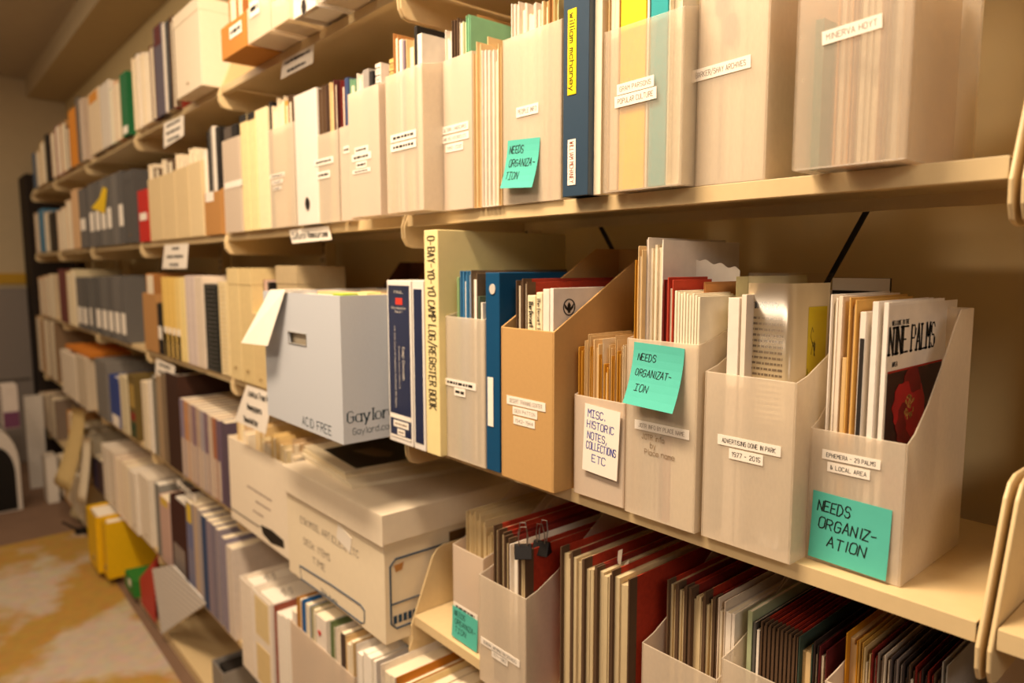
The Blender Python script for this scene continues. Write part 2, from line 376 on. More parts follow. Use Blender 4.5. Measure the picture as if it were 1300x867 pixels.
for i in range(6):
    for k in 'CABDE':
        if i == 0 and k == 'E': continue
        z, nm = LV[k]
        if i == 0 and k == 'D': z = ZL
        shelf(i, z, k, f'cream metal shelf with rounded front edge, {nm} level of the {BAYN[i]}')
BAY.append(.76)      # the bay beyond the end bracket, of which only an edge shows (index -1 is its near end)
def shelf_beyond(zt, note):
    o = empty('metal_shelf', (0, 0, zt)); x0, x1 = BAY[0], .72
    B().prism([(.70, 0), (.984, 0), (.984, -.019), (.9825, -.019), (.9825, -.0016), (.7018, -.0016), (.7018, -.0174), (.716, -.0174), (.716, -.019), (.70, -.019)], 'x', x0+.008, x1-.008).build('shelf_deck', METAL, o, bevel=.0006)
    for x in (x0+.0026, x1-.0066): B().prism(PLATE, 'x', x, x+.004).build('end_bracket', METAL, o, bevel=.0016, seg=3)
    tag(o, note, 'shelf', 'cream metal shelves of the shelving run')
shelf_beyond(ZA, 'cream shelf end just past the empty end of the upper shelf')
shelf_beyond(ZB, 'cream shelf end just past the empty end of the middle shelf')
BAY.pop()
for i in range(1, 6):
    o = empty('base_shelf', (0, 0, ZG))
    B().box(BAY[i+1]+.004, BAY[i]-.004, .69, .984, -.002, 0).box(BAY[i+1]+.004, BAY[i]-.004, .69, .692, ZF-ZG+.0002, -.002).build('shelf_deck', METAL, o, bevel=.001)
    tag(o, f'cream metal base deck just above the floor in the {BAYN[i]}', 'shelf', 'cream base decks along the floor')
for i in range(7):
    o = empty('upright_post', (BAY[i], 1.0, ZF))
    B().box(-.022, .022, -.012, .02, 0, 2.10).build('post', METAL, o, bevel=.002)
    s = B()
    for k in range(80): s.box(-.012, -.006, -.0126, -.0119, .05+k*.0255, .066+k*.0255).box(.006, .012, -.0126, -.0119, .05+k*.0255, .066+k*.0255)
    s.build('slot_strip', DARK, o)
    who = ['beside the empty end of the nearest bay', 'between the nearest bay and the second bay', 'between the second bay and the third bay', 'between the third bay and the fourth bay',
           'between the fourth bay and the fifth bay', 'between the fifth bay and the farthest bay', 'at the dark far end of the run'][i]
    tag(o, f'cream slotted steel upright post {who}', 'post', 'slotted uprights behind the shelves')
for (pa, pb, w, yy) in (((1098, 272), (1062, 337), 'slanting down behind the newspaper page and the EPHEMERA file', 1.0), ((762, 287), (775, 312), 'slanting down behind the tan box file', 1.022)):
    a, b = onY(*pa, yy), onY(*pb, yy); d = (b-a).normalized()
    a2, b2 = a-d*.12, a+d*.75
    bb = B().tube([a2, b2], .0042, 8); o = bb.build('brace_rod', DARK)
    tag(o, f'dark steel brace rod {w}', 'rod')

# ------------------------------------------------------------------ rows of things
CATS = {'book': ('book', 'book'), 'booklet': ('booklet', 'booklet'), 'spiral': ('spiral_bound_book', 'spiral book'), 'binder': ('ring_binder', 'binder'),
        'folder': ('file_folder', 'folder'), 'holder': ('magazine_file', 'magazine file'), 'box': ('document_box', 'box'), 'magazine': ('magazine', 'magazine')}
KRAFT = M('#b98a52', .85, .06, .25, 140); KRAFTD = M('#9a6b3a', .85, .06, .25, 140)
def col(c): return c if not isinstance(c, str) else M(c)
def span(x0, x1, yt, Y, zb, gap=.0004):
    xa = fx(x0, Y, zb+.12); zt = fz(yt, (xa+fx(x1, Y, zb+.12))/2, Y); zm = (zb+zt)/2
    xa, xb = fx(x0, Y, zm)+gap, fx(x1, Y, zm)-gap
    return xa, max(xb-xa, .0012), zt-zb
def doc_box(name, loc, w, d, h, m, label=None, rot=(0, 0, 0)):
    """upright archival document case: body with a hinged lid flap, a pull tab and a label"""
    o = B().box(0, w, 0, d, 0, h).build(name, m, None, loc, rot, bevel=.0015)
    B().box(-.0008, w+.0008, -.0012, d*.5, h*.86, h+.0012).build('hinged_lid', m, o, bevel=.001)
    B().tube([(w/2-.006, -.002, h*.12), (w/2, -.004, h*.10), (w/2+.006, -.002, h*.12)], .0012, 6).build('pull_tab', M('#8a6a3a'), o)
    for (z0, z1, mm) in (label or []): B().box(w*.2, w*.8, -.0007, .0003, h*z0, h*z1).build('label', mm, o)
    return o
def make(kind, loc, w, d, h, c, op, seed):
    nm = op.get('name', CATS[kind][0]); rot = op.get('rot', (0, 0, 0)); m = col(c)
    if kind in ('book', 'booklet', 'magazine'):
        return book(nm, loc, w, d, h, m, op.get('mark'), .0008 if kind != 'book' else .0022, op.get('pages', PAGES), rot, kind == 'book')
    if kind == 'spiral': return spiral(nm, loc, w, d, h, m, op.get('wire'), op.get('pages', PAPER), rot)
    if kind == 'binder': return binder(nm, loc, w, d, h, m, op.get('mark'), op.get('hole', False), rot, holez=op.get('holez', .16))
    if kind == 'folder': return folder(nm, loc, w, d, h, m, op.get('tape'), op.get('pages', PAGES), rot, seed=seed, np=op.get('np', 2), tab=op.get('tab', False))
    if kind == 'box': return doc_box(nm, loc, w, d, h, m, op.get('mark'), rot)
def row(zb, Y, where, items, d=.22, group=None):
    n = len(items)
    for i, it in enumerate(items):
        kind, x0, x1, yt, c, look = it[:6]; op = it[6] if len(it) > 6 else {}
        y = Y+op.get('dy', 0); z = zb+op.get('dz', 0)+.0004; xa, w, h = span(x0, x1, yt, y, z)
        h = min(h, {ZG: .232, ZE: .386, ZD: .378, ZB: .38, ZA: .376}.get(zb, .5)-op.get('dz', 0))
        dd = min(op.get('d', d if kind != 'holder' else .23), .985-y)
        xa, w = fit(round(zb, 2), xa, w, y, y+dd)
        lab = op.get('label') or f'{look}, {ORD[n-i]} from the near end, {where}'
        if kind == 'holder':
            files((xa, y, z), w, h, c, lab, op, where)
            continue
        o = make(kind, (xa, y, z), w, dd, h, c, op, i)
        tag(o, lab, op.get('cat', CATS[kind][1]), group and f'{CATS[kind][1]}s {group}')
        for f in op.get('extra', []): f(o, (xa, y, z), y, w, h)
def files(loc, w, hf, m, lab, op, where):
    d = min(op.get('d', .23), .985-loc[1]); hb = op.get('hb', max(hf+.02, .285)); hb = min(hb, op.get('hbmax', .34))
    o = holder(op.get('name', 'magazine_file'), loc, w, d, hf, hb, m, op.get('curve', 'curve'), op.get('wall', .0018))
    tag(o, lab, 'magazine file', op.get('group'))
    for L in op.get('labels', []): paper_label(o, loc, loc[1], *L[:5], **(L[5] if len(L) > 5 else {}))
    for S in op.get('stickies', []): sticky(o, loc, loc[1], *S)
    its = op.get('inside', []); n = len(its)
    raw = [fx(px, loc[1]+.004+(it[6] if len(it) > 6 else {}).get('dy', 0), loc[2]+.15) for it in its for px in it[1:3] if (it[6] if len(it) > 6 else {}).get('dy', 0) < .05]
    lo, hi = (min(raw), max(raw)) if raw else (0, 1); wl = op.get('wall', .0018)+.0008; L, R = max(lo, loc[0]+wl), min(hi, loc[0]+w-wl)
    remap = lambda v: L+(v-lo)*(R-L)/(hi-lo)
    for i, it in enumerate(its):
        kind, x0, x1, yt, c, look = it[:6]; q = it[6] if len(it) > 6 else {}
        y = loc[1]+wl+.0014+q.get('dy', 0); zb = loc[2]+wl-.0004
        xa, cw, h = span(x0, x1, yt, y, zb, .0002)
        if q.get('dy', 0) < .05: xb = remap(xa+cw); xa = remap(xa); cw = xb-xa
        xb = min(xa+cw, loc[0]+w-wl); xa = max(xa, loc[0]+wl)
        if xb-xa < .0008: print('CLIP', lab, i); xb = xa+.0008
        h = min(h, .372)
        cd = min(q.get('d', d-.02), d-.01-q.get('dy', 0))
        xa, cw = fit(lab, xa, xb-xa, y, y+cd, .0001); xb = xa+cw
        ob = make(kind, (xa, y, zb), xb-xa, cd, h, c, q, i*7+3)
        tag(ob, q.get('label') or f'{look}, {ORD[n-i]} from near side in {op["nick"]}', q.get('cat', CATS[kind][1]), f'papers inside {op["nick"]}')
        for f in q.get('extra', []): f(ob, (xa, y, zb), y, xb-xa, h)
    return o

# colours
CREAM, TAN, MANILA, WHITE, LILAC = M('#ead9bb', .8), M('#c9a878', .8), M('#dfc08c', .8, .06, .2), M('#ece1d2', .75), M('#d3c3bb', .8)
BROWN, REDP, REDB = M('#5d4632', .85, .1, .3, 90), M('#7c1c12', .8, .28, .3, 160), M('#a3331c', .8, .12, .3)
BLACK, GREY, NAVY, BLUEB, YELLOW, ORANGE = M('#1d1917', .5), M('#6d6862', .7), M('#1d2644', .45), M('#124a72', .4, .06, .1), M('#eec437', .7), M('#d98a24', .75)
ENVT = M('#c9922e', .75, .1, .3); GREEN = M('#1f6a3c', .6); ROSE = M('#8d5144', .7); MAUVE = M('#8d7a85', .75); PINKC = M('#c8a79a', .75)

# ------------------------------------------------------------------ nearest bay, second level
W = 'upper shelf, nearest bay'
row(ZA, .66, W, [
 ('holder', 443, 482, 113, FROST_GREY, '', dict(dy=-.005, label='grey frosted magazine file beside the file of maroon folders, four tiny labels low on it', nick='the grey four-label file', labels=[(459, 190, 17, 8, '~'), (459, 199, 24, 9, '~'), (459, 209, 13, 8, '~'), (459, 217, 22, 5, '~')],
   inside=[('folder', 446, 452, 99, '#7fae8c', 'pale green folder'), ('folder', 455, 462, 92, WHITE, 'white folder'), ('booklet', 463, 470, 88, '#9a938c', 'grey booklet'), ('booklet', 471, 475, 90, BLACK, 'black booklet'), ('spiral', 476, 483, 80, WHITE, 'white spiral booklet', dict(wire=DARK))])),
 ('holder', 490, 537, 89, FROST, '', dict(dy=-.01, label='frosted magazine file with two labels, next to the three-label CULTURAL LANDSCAPES file', nick='the two-label file', labels=[(512, 173, 32, 10, '~'), (512, 185, 32, 10, '~')],
   inside=[('spiral', 491, 498, 75, '#d8b56a', 'tan spiral booklet'), ('folder', 499, 505, 42, '#b07a44', 'tall orange-brown folder', dict(np=1)), ('booklet', 507, 511, 51, WHITE, 'thin white booklet'), ('booklet', 511.5, 514, 52, MAUVE, 'thin mauve booklet'),
           ('folder', 516, 526, 48, MANILA, 'manila folder', dict(np=1)), ('binder', 527, 530.5, 33, BLACK, 'black binder'), ('booklet', 531, 537, 43, WHITE, 'white booklet'), ('folder', 543, 549, 36, REDP, 'maroon pressboard folder', dict(tape=BROWN, dy=.04))])),
 ('holder', 550, 600, 74, FROST_GREY, '', dict(dy=.03, label='frosted magazine file with three stacked labels, CULTURAL LANDSCAPES on top', nick='the CULTURAL LANDSCAPES file',
   labels=[(577, 163, 35, 10, 'CULTURAL LANDSCAPES'), (577, 175, 36, 9, 'LAND USE HISTORIES ETC'), (577, 187, 22, 10, '1990-2000')],
   inside=[('folder', 561, 569.5, 39, WHITE, 'white folder'), ('folder', 570.5, 574, 27, BROWN, 'dark brown folder', dict(np=1)), ('folder', 574.5, 578, 26, BROWN, 'dark brown folder', dict(np=1)),
           ('folder', 578.5, 583, 23, BROWN, 'dark brown folder', dict(np=1)), ('booklet', 583.5, 586, 30, WHITE, 'thin white booklet'), ('folder', 586.5, 591, 27, '#d9dcb4', 'pale cream folder'), ('folder', 591.5, 594.5, 20, '#8fc79a', 'light green folder', dict(np=1)), ('folder', 595, 597.5, 18, '#8fc79a', 'light green folder', dict(np=1)), ('folder', 600.5, 609, 19, KRAFT, 'tall kraft board folder', dict(dy=.03))])),
])
row(ZA, .692, W, [
 ('folder', 599, 604.5, 68, MANILA, '', dict(label='manila folder edge beside the CULTURAL LANDSCAPES file', np=1)),
 ('folder', 605, 610.5, 52, MANILA, '', dict(label='manila folder with a rounded tab rising over the loose white papers', np=1, tab=True)),
 ('folder', 611.5, 616, 63, WHITE, '', dict(label='white folder, farthest of the four loose ones beside the PEOPLE INFO file', group=1)),
 ('folder', 616.3, 620.6, 62.5, WHITE, '', dict(label='white folder, second of the four loose ones beside the PEOPLE INFO file')),
 ('folder', 620.9, 626, 62.5, WHITE, '', dict(label='white folder, third of the four loose ones beside the PEOPLE INFO file')),
 ('folder', 626.3, 632, 62, WHITE, '', dict(label='thick white folder, last of the four loose ones beside PEOPLE INFO file')),
 ('folder', 632.5, 636, 55, MANILA, '', dict(label='thin cream folder pressed against the PEOPLE INFO file', np=1)),
])
row(ZA, .695, W, [
 ('holder', 638, 713, 38, FROST, '', dict(label='frosted magazine file labelled PEOPLE INFO with a teal note', nick='the PEOPLE INFO file', labels=[(669.5, 140, 28, 13, 'PEOPLE INFO')],
   stickies=[(664, 208, .070, .06, [('NEEDS', -.2, .3, .15, .42), ('ORGANIZA-', .02, .02, .15, .8), ('T!ON', -.22, -.24, .15, .38)], .012)],
   inside=[('folder', 649, 653, 4, WHITE, 'white folder'), ('folder', 653.5, 657, 4, WHITE, 'white folder'), ('folder', 658, 667, 0, WHITE, 'thick white folder'), ('folder', 668, 678, 3, WHITE, 'thick white folder'), ('folder', 679, 688, 1, WHITE, 'white folder'),
           ('folder', 689, 695, 0, MANILA, 'manila folder'), ('folder', 696, 701, -6, KRAFT, 'kraft folder'), ('folder', 702, 708, -8, '#dcc58a', 'cream folder')])),
 ('binder', 714.5, 747.5, -28, M('#33485c', .3, .06, .03, 40, .6), '', dict(dy=-.02, label='dark blue vinyl binder with a yellow spine strip reading william mchaney', cat='binder',
   extra=[lambda o, l, y, w, h: paper_label(o, l, y, 726.5, 66, 11, 109, 'william mchaney', lname='yellow_spine_strip', mat=M('#f2d414', .6), weight=.14, down=True),
          lambda o, l, y, w, h: paper_label(o, l, y, 726, 206, 10, 58, 'WILLIAM MCHANEY', ink=INKRED, down=True)])),
 ('binder', 749, 764, -30, M('#efe2c6', .8), '', dict(dy=-.01, label='plain cream binder between the dark blue binder and the GRAM PARSONS file')),
 ('holder', 765.5, 868, 25, FROST_THIN, '', dict(dy=-.02, label='clear frosted magazine file labelled GRAM PARSONS POPULAR CULTURE', nick='the GRAM PARSONS file',
   labels=[(806.5, 108.5, 47, 14, 'GRAM PARSONS', dict(ink=INKFADE, tilt=-.02)), (806.5, 124, 53, 15, 'POPULAR CULTURE', dict(ink=INKFADE, tilt=-.02))],
   inside=[('folder', 769, 783, -15, TAN, 'tan folder'), ('booklet', 785, 818, -20, M('#f6c727', .7), 'thick yellow envelope', dict(name='padded_envelope', cat='envelope')), ('booklet', 819, 822, -18, WHITE, 'thin white booklet'), ('book', 823.5, 846, -20, '#2fa3a6', 'teal book'), ('folder', 847, 864, -22, '#f3e9cf', 'cream folder')])),
 ('holder', 870, 977, -55, FROST, '', dict(dy=.005, hbmax=.36, hb=.34, label='frosted magazine file labelled BARKER/SHAY ARCHIVES with a red flag showing through', nick='the BARKER/SHAY file',
   labels=[(914.5, 88, 75, 16, 'BARKER/SHAY ARCHIVES', dict(ink=INKFADE, tilt=-.03))],
   inside=[('folder', 873, 900, -40, '#e8d6b4', 'cream folder'), ('folder', 906, 972, -40, '#d8bd92', 'wide tan accordion folder', dict(np=6, extra=[lambda o, l, y, w, h: [B().prism([(q.x-l[0]+a_, q.z-l[2]+b_) for a_, b_ in ((-.008, -.014), (.003, -.017), (.008, -.01), (.007, .014), (-.002, .017), (-.008, .01))], 'y', -.0016, -.0004).build('red_flag', M('#e23a22', .7), o) for q in (onY(928, 37, y), onY(918, 2, y))]]))])),
 ('holder', 1009, 1160, -60, FROST_THIN, '', dict(dy=-.035, hbmax=.36, hb=.34, d=.17, label='clear frosted magazine file labelled MINERVA HOYT at the empty end', nick='the MINERVA HOYT file',
   labels=[(1081, 38, 76, 18, 'MINERVA HOYT', dict(ink=INKFADE, tilt=-.06))],
   inside=[('booklet', 1030, 1042, 25, '#3e6f5e', 'green booklet', dict(dy=.02)), ('folder', 1060, 1080, -50, '#d39a5c', 'orange-tan folder', dict(dy=.008)), ('folder', 1082, 1118, -50, '#b58a64', 'wide brown folder', dict(np=5, dy=.01)), ('folder', 1120, 1146, -50, '#cbab80', 'tan folder', dict(dy=.02))])),
])

# ------------------------------------------------------------------ nearest bay, third level
W = 'middle shelf, nearest bay'
def binder_print(o, l, y, w, h):
    B().box(w*.06, w*.94, -.0006, .0003, h*.03, h*.97).build('spine_insert', M('#1d2546', .3, .06, .02, 40, .6), o)
    lettering(o, 'FINAL', w/2, h*.93, -.0008, .0045, LABEL, .12, w*.35)
    B().box(w*.38, w*.66, -.0009, .0003, h*.855, h*.895).build('red_badge', M('#d23a2a'), o)
    lettering(o, 'Site Inspection', w/2, h*.835, -.0010, .0036, LABEL, .12, w*.6); lettering(o, 'Report', w/2, h*.812, -.0010, .0036, LABEL, .12, w*.3)
    lettering(o, 'Camp Coxcomb', w*.68, h*.50, -.0010, .0075, LABEL, .12, h*.2, down=True)
    lettering(o, 'Riverside County California', w*.50, h*.47, -.0010, .0036, LABEL, .12, h*.26, down=True)
    lettering(o, 'U.S. Army Corps of Engineers Southwest IMA Region', w*.33, h*.47, -.0010, .0042, LABEL, .12, h*.5, down=True)
    B().box(w*.06, w*.94, -.0010, .0003, h*.150, h*.178).build('spine_label', LABEL, o)
    q = B().box(w*.2, w*.84, -.0010, .0003, h*.098, h*.138).build('spine_label', LABEL, o); scribble(q, w*.27, w*.77, h*.118, -.0012, .0035, INKFADE)
    q = B().box(w*.36, w*.68, -.0010, .0003, h*.05, h*.088).build('spine_label', LABEL, o); scribble(q, w*.42, w*.62, h*.069, -.0012, .0035, INKFADE)
    B().box(w*.06, w*.94, -.0010, .0003, h*.032, h*.044).build('white_line', LABEL, o)
def camp_print(o, l, y, w, h):
    lettering(o, 'O-BAY-YO-YO CAMP LOG/REGISTER BOOK', w*.52, h*.59, -.0008, w*.5, INK, .085, h*.765, down=True, jitter=.3, name='handwriting')
row(ZB, .655, W, [
 ('binder', 492.5, 523, 356, M('#efe9e0', .35, .04, .02, 40, .6), '', dict(label='white binder with a navy spine insert and a small red badge', extra=[binder_print], d=.26)),
 ('binder', 524.5, 539.0, 356, M('#efe9e0', .35, .04, .02, 40, .6), '', dict(dy=.0, label='thin white binder between the navy spined binder and the camp log book', d=.24, mark=[(.04, .95, M('#232a48', .35))])),
 ('book', 540.0, 557.5, 292, M('#f0dda0', .75, .05, .1, 60), '', dict(dy=.0, name='log_book', label='tall cream book hand lettered CAMP LOG/REGISTER BOOK down its spine', d=.29, extra=[camp_print])),
])
def silver_disc(o, l, y, w, h):
    p = onY(625.5, 367, y); r = .0068
    B().prism([(p.x-l[0]+r*math.cos(a*.314), p.z-l[2]+r*1.15*math.sin(a*.314)) for a in range(20)], 'y', -.0012, .0002).build('silver_disc', M('#cfc6ba', .4, .05, 0, 60, .5), o)
    paper_label(o, l, y-.0005, 623, 510, 7, 62, '~', ink=INKFADE)
row(ZB, .668, W, [
 ('holder', 562, 616, 403, FROST, '', dict(label='small frosted magazine file with blue topped folders, beside the camp log book', nick='the small frosted file', hb=.29, curve='flat',
   labels=[(584, 487.5, 40, 9, '~'), (584, 498, 14, 10, '~')],
   inside=[('booklet', 581, 584, 352, '#7d9a6a', 'thin green booklet'), ('folder', 585, 588.6, 344, '#3f7fae', 'blue folder', dict(np=1, pages=PAPER)), ('folder', 589, 592.5, 344, '#3f7fae', 'blue folder', dict(np=1, pages=PAPER)), ('folder', 593, 598, 344, '#3f7fae', 'blue folder', dict(np=1, pages=PAPER)), ('folder', 598.5, 606, 343, '#6d5a44', 'brown and blue folder', dict(np=1, pages=PAPER)),
           ('booklet', 607.5, 609.5, 376, '#56634c', 'thin dark green booklet'), ('booklet', 611, 613.5, 384, WHITE, 'thin white booklet')])),
 ('binder', 616.5, 634.5, 346, BLUEB, '', dict(dy=.002, name='report_cover', cat='binder', label='blue plastic report cover with a silver disc and a white spine label', extra=[silver_disc], d=.25)),
])
def desert_spine(o, l, y, w, h): lettering(o, 'The Desert Training Center', w/2, h*.80, -.0009, w*.5, INK, .11, h*.34, down=True, serif=True)
def eagle(o, l, y, w, h):
    c = (.030, h*.905); r = .011
    B().tube([(w+.0006, c[0]+r*math.cos(a*.262), c[1]+r*math.sin(a*.262)) for a in range(24)], .0009, 5, closed=True).build('round_seal', DARK, o)
    b = B().prism([(c[0]-.002, c[1]-.008), (c[0]+.002, c[1]-.008), (c[0]+.003, c[1]+.003), (c[0], c[1]+.007), (c[0]-.003, c[1]+.003)], 'x', w, w+.0008)
    for s in (-1, 1): b.prism([(c[0]+s*.002, c[1]-.002), (c[0]+s*.009, c[1]+.005), (c[0]+s*.008, c[1]-.001), (c[0]+s*.003, c[1]-.005)], 'x', w, w+.0008)
    b.build('eagle_emblem', DARK, o)
tan = M('#c49b62', .8, .05, .25, 160); PBX = M('#9a3320', .8, .2, .3, 130)
row(ZB, .664, W, [('holder', 636.2, 703.5, 418, tan, '', dict(label='tan cardboard box file labelled DESERT TRAINING CENTER', nick='the tan box file', curve='straight', wall=.0028, hb=.342, hbmax=.36, d=.26,
   labels=[(667.5, 512, 49, 11, 'DESERT TRAINING CENTER', dict(ink=INKFADE)), (666.5, 524, 31, 10, 'GEN PATTON', dict(ink=INKFADE)), (665.5, 536, 27, 10, '1942-1944', dict(ink=INKFADE))],
   inside=[('folder', 655, 661.5, 356, BROWN, 'dark brown folder', dict(dy=.01)), ('folder', 663, 669, 354, PBX, 'red pressboard folder', dict(dy=.01, tape=BROWN)),
           ('book', 669.5, 679.5, 375, '#f2e3bb', 'cream paperback', dict(label='cream paperback titled The Desert, nearer the brown folders in the tan box', extra=[desert_spine])), ('book', 680.5, 688, 371, '#f2e3bb', 'cream paperback', dict(label='cream paperback titled The Desert, beside the white booklets in the tan box', extra=[desert_spine])),
           ('booklet', 689, 697, 367, WHITE, 'white booklet'), ('booklet', 697.8, 702.2, 366, '#eee4d8', 'white covered report', dict(label='white covered report with a round eagle seal in the tan box', pages=BLACK, extra=[eagle]))]))])
env = []
r0 = random.Random(5)
for i, (x0, x1, yt, c) in enumerate([(730, 734.5, 440, ENVT), (735, 738, 442, ENVT), (738.3, 741, 432, MANILA), (741.5, 745, 424, MANILA), (745.3, 748, 440, ENVT), (748.5, 756.5, 431, MANILA), (757, 760, 450, ENVT), (760.3, 763, 430, CREAM), (763.5, 769, 462, ENVT),
        (769.3, 773.5, 438, MANILA), (774, 777, 452, ENVT), (777.3, 781, 426, MANILA), (781.5, 785, 446, ENVT), (785.3, 788.5, 440, MANILA), (789, 792, 438, CREAM)]):
    env.append(('folder', x0, x1, yt, c, 'tan paper envelope' if c is ENVT else ('pale manila envelope' if c is MANILA else 'cream paper envelope'), dict(name='envelope', cat='envelope', dy=.003*(i % 2), pages=MANILA, np=1, d=.09)))
env.append(('folder', 806, 812, 408, '#d2a766', 'tall tan envelope', dict(name='envelope', cat='envelope', dy=.115, d=.09, label='tall tan envelope standing up behind the other envelopes of the MISC. file')))
def misc_note(o):
    w, h = .062, .092
    n = B().sheet(lambda u, v: ((-w/2+w*u, -.0040, -h/2+h*v), (0, -1, 0)), 6, 6, .0003).build('paper_note', LABEL, o, (.053, 0, .083), (0, .05, 0))
    for t, x, z, lw in (('M!SC.', -.010, .034, .030), ('HISTORIC', -.002, .019, .047), ('NOTES,', -.007, .004, .034), ('COLLECTIONS', .001, -.010, .052), ('ETC', -.002, -.026, .024)):
        lettering(n, t, x, z, -.0044, .0098, INKBLUE, .125, lw, jitter=.22, name='handwriting', tilt=-.02)
row(ZB, .69, W, [('holder', 728.5, 793, 506, FROST_GREY, '', dict(label='low frosted file stuffed with tan envelopes under a MISC. HISTORIC NOTES paper', nick='the MISC. file', hb=.26, inside=env))])
misc = [o for o in bpy.data.objects if o.get('label', '').startswith('low frosted file stuffed')][0]; misc_note(misc)
jot = [('folder', 803, 806.5, 330, ENVT, 'tan envelope', dict(dy=.006, name='envelope', cat='envelope')), ('folder', 807, 812, 312, MANILA, 'manila envelope', dict(dy=.006, name='envelope', cat='envelope')),
 ('folder', 814, 818, 304, WHITE, 'tall white folder', dict(dy=.015, np=1, d=.17)), ('folder', 818.5, 838, 301, WHITE, 'tall white folder', dict(dy=.015, d=.17, np=5)), ('folder', 839, 843.5, 355, '#7a1c14', 'maroon folder', dict(np=1, d=.08)), ('folder', 844, 851, 352, '#b8402a', 'red folder', dict(np=1, d=.08))]
for k in range(9): jot.append(('booklet', 853.2+k*3.6, 856.2+k*3.6, 369+(k % 3)*1.5+k*.6, '#efe3c8', 'cream card leaflet', dict(name='leaflet', cat='leaflet', pages=CREAM, d=.075)))
jot += [('folder', 886, 891, 358, '#c58a52', 'tan brown folder', dict(np=1, dy=.03))]
row(ZB, .685, W, [('holder', 794, 884.5, 433, FROST, '', dict(label='frosted magazine file labelled JOTR INFO BY PLACE NAME', nick='the JOTR file', hb=.285,
   labels=[(839.5, 545, 69, 12, 'JOTR INFO BY PLACE NAME', dict(ink=INKFADE))],
   stickies=[(835, 477, .075, .03, [('NEEDS', -.22, .27, .11, .36), ('ORGANIZAT-', -.04, .02, .11, .72), ('!ON', -.22, -.22, .11, .26)], .018)], inside=jot))])
xa, xb = -.545, -.487; zt = fz(330, -.53, .79)
tag(B().sheet(lambda u, v: ((xa+(xb-xa)*u, .785-.012*math.cos(u*3.1)*v, ZB+.004+(zt-ZB)*v*(1-.05*u+.006*math.sin(u*23))), (0, -1, 0)), 24, 6, .0006).build('paper_sheet', PAPER, None), 'large white sheet with a torn top edge behind the leaflets of the JOTR file', 'paper')
jo = [o for o in bpy.data.objects if o.get('label', '').startswith('frosted magazine file labelled JOTR')][0]
for t, px, py, ww in (('JOTR info', 829, 556, .034), ('by', 829, 566, .008), ('Place name', 837, 577, .045)):
    q = onY(px, py, .685); lettering(jo, t, q.x-jo.location.x, q.z-jo.location.z, -.0005, .0065, M('#a68f74'), .12, ww, jitter=.3, name='pencil_writing')
W2 = 'ADVERTISING'
row(ZB, .688, W, [('holder', 892, 1008, 478, FROST, '', dict(label='frosted magazine file labelled ADVERTISING DONE IN PARK', nick='the ADVERTISING file', hb=.282,
   labels=[(950, 565, 80, 13, 'ADVERTISING DONE IN PARK', dict(weight=.11)), (947, 580, 43, 13, '1977 - 2015', dict(weight=.11))],
   inside=[('folder', 924, 928, 351, '#d9cf9c', 'pale yellow green card', dict(label='tall pale yellow card behind the white booklets of the ADVERTISING file', d=.2, dy=.05, np=1)),
           ('booklet', 920, 934, 378, WHITE, 'white printed booklet', dict(dy=.004)), ('booklet', 936.5, 943, 374, '#e9dbc8', 'white booklet', dict(dy=.004))]))])
# rolled newspaper page in a clear sleeve, standing in the ADVERTISING file
p0 = onY(946, 470, .71); zb = ZB+.003; xr = fx(999, .71, -.06); zt = fz(347, (p0.x+xr)/2, .71)
o = empty('newspaper_page', ((p0.x+xr)/2, .712, zb)); w = xr-p0.x; h = zt-zb
def roll(u, v, off=0, hh=1.0):
    a = math.pi*(u*1.15-.1); r = w/2+off
    return ((-r*math.cos(a), .035-(.035+off)*math.sin(a) if u < .95 else .035+.02*u, h*hh*v), (math.cos(a)*-1, -math.sin(a), 0))
def page_shape(u, v):
    # flat front face, then a bend that carries the map panel away into the file
    s = u*(w*.95+.075); r = .007
    if s < w*.95: return ((-w/2+s, .0, h*.965*v), (0, -1, 0))
    a = (s-w*.95)/r
    if a < 1.48: return ((-w/2+w*.95+r*math.sin(a), r-r*math.cos(a), h*.965*v), (math.sin(a), -math.cos(a), 0))
    e = s-w*.95-1.48*r
    return ((-w/2+w*.95+r*math.sin(1.48)+e*math.cos(1.48), r-r*math.cos(1.48)+e*math.sin(1.48), h*.965*v), (math.sin(1.48), -math.cos(1.48), 0))
B().sheet(page_shape, 40, 2, .0004).build('printed_page', M('#f3e3c0', .8, .05, .1), o, smooth=True)
tx = B(); rr = random.Random(3)
z = h*.80
pg = [c for c in o.children][0]
lettering(pg, 'STANDARD OIL', -w*.04, h*.885, -.0008, .0062, INK, .12, w*.62, flip=True, serif=True)
for k in range(31):
    zz = h*.835-k*.0062
    if zz < h*.15: break
    x = -w/2+.003
    while x < w*.40:
        ww = rr.uniform(.002, .0055); tx.box(x, min(x+ww, w*.41), -.0008, -.0005, zz, zz+.0024); x += ww+.0012
tx.build('body_print', M('#7d6d58'), pg)
mp = B().sheet(lambda u, v: (tuple(Vector(page_shape(.66+.30*u, 0)[0])+Vector(page_shape(.66+.30*u, 0)[1])*.0006+Vector((0, 0, h*(.42+.46*v)))), page_shape(.66+.30*u, 0)[1]), 8, 2, .0003)
mpo = mp.build('yellow_map', M('#d8c322', .8, .12, 0, 40), pg)
ln = B(); rm = random.Random(8)
for k in range(5):
    uu, vv = rm.uniform(.70, .90), rm.uniform(.5, .8); pts = []
    for t in range(7):
        P0 = page_shape(min(.955, max(.665, uu)), 0); pts.append(Vector(P0[0])+Vector(P0[1])*.0009+Vector((0, 0, h*vv))); uu += rm.uniform(-.03, .05); vv = min(.86, max(.44, vv+rm.uniform(-.06, .05)))
    ln.tube(pts, .0004, 4)
ln.build('map_lines', INK, mpo)
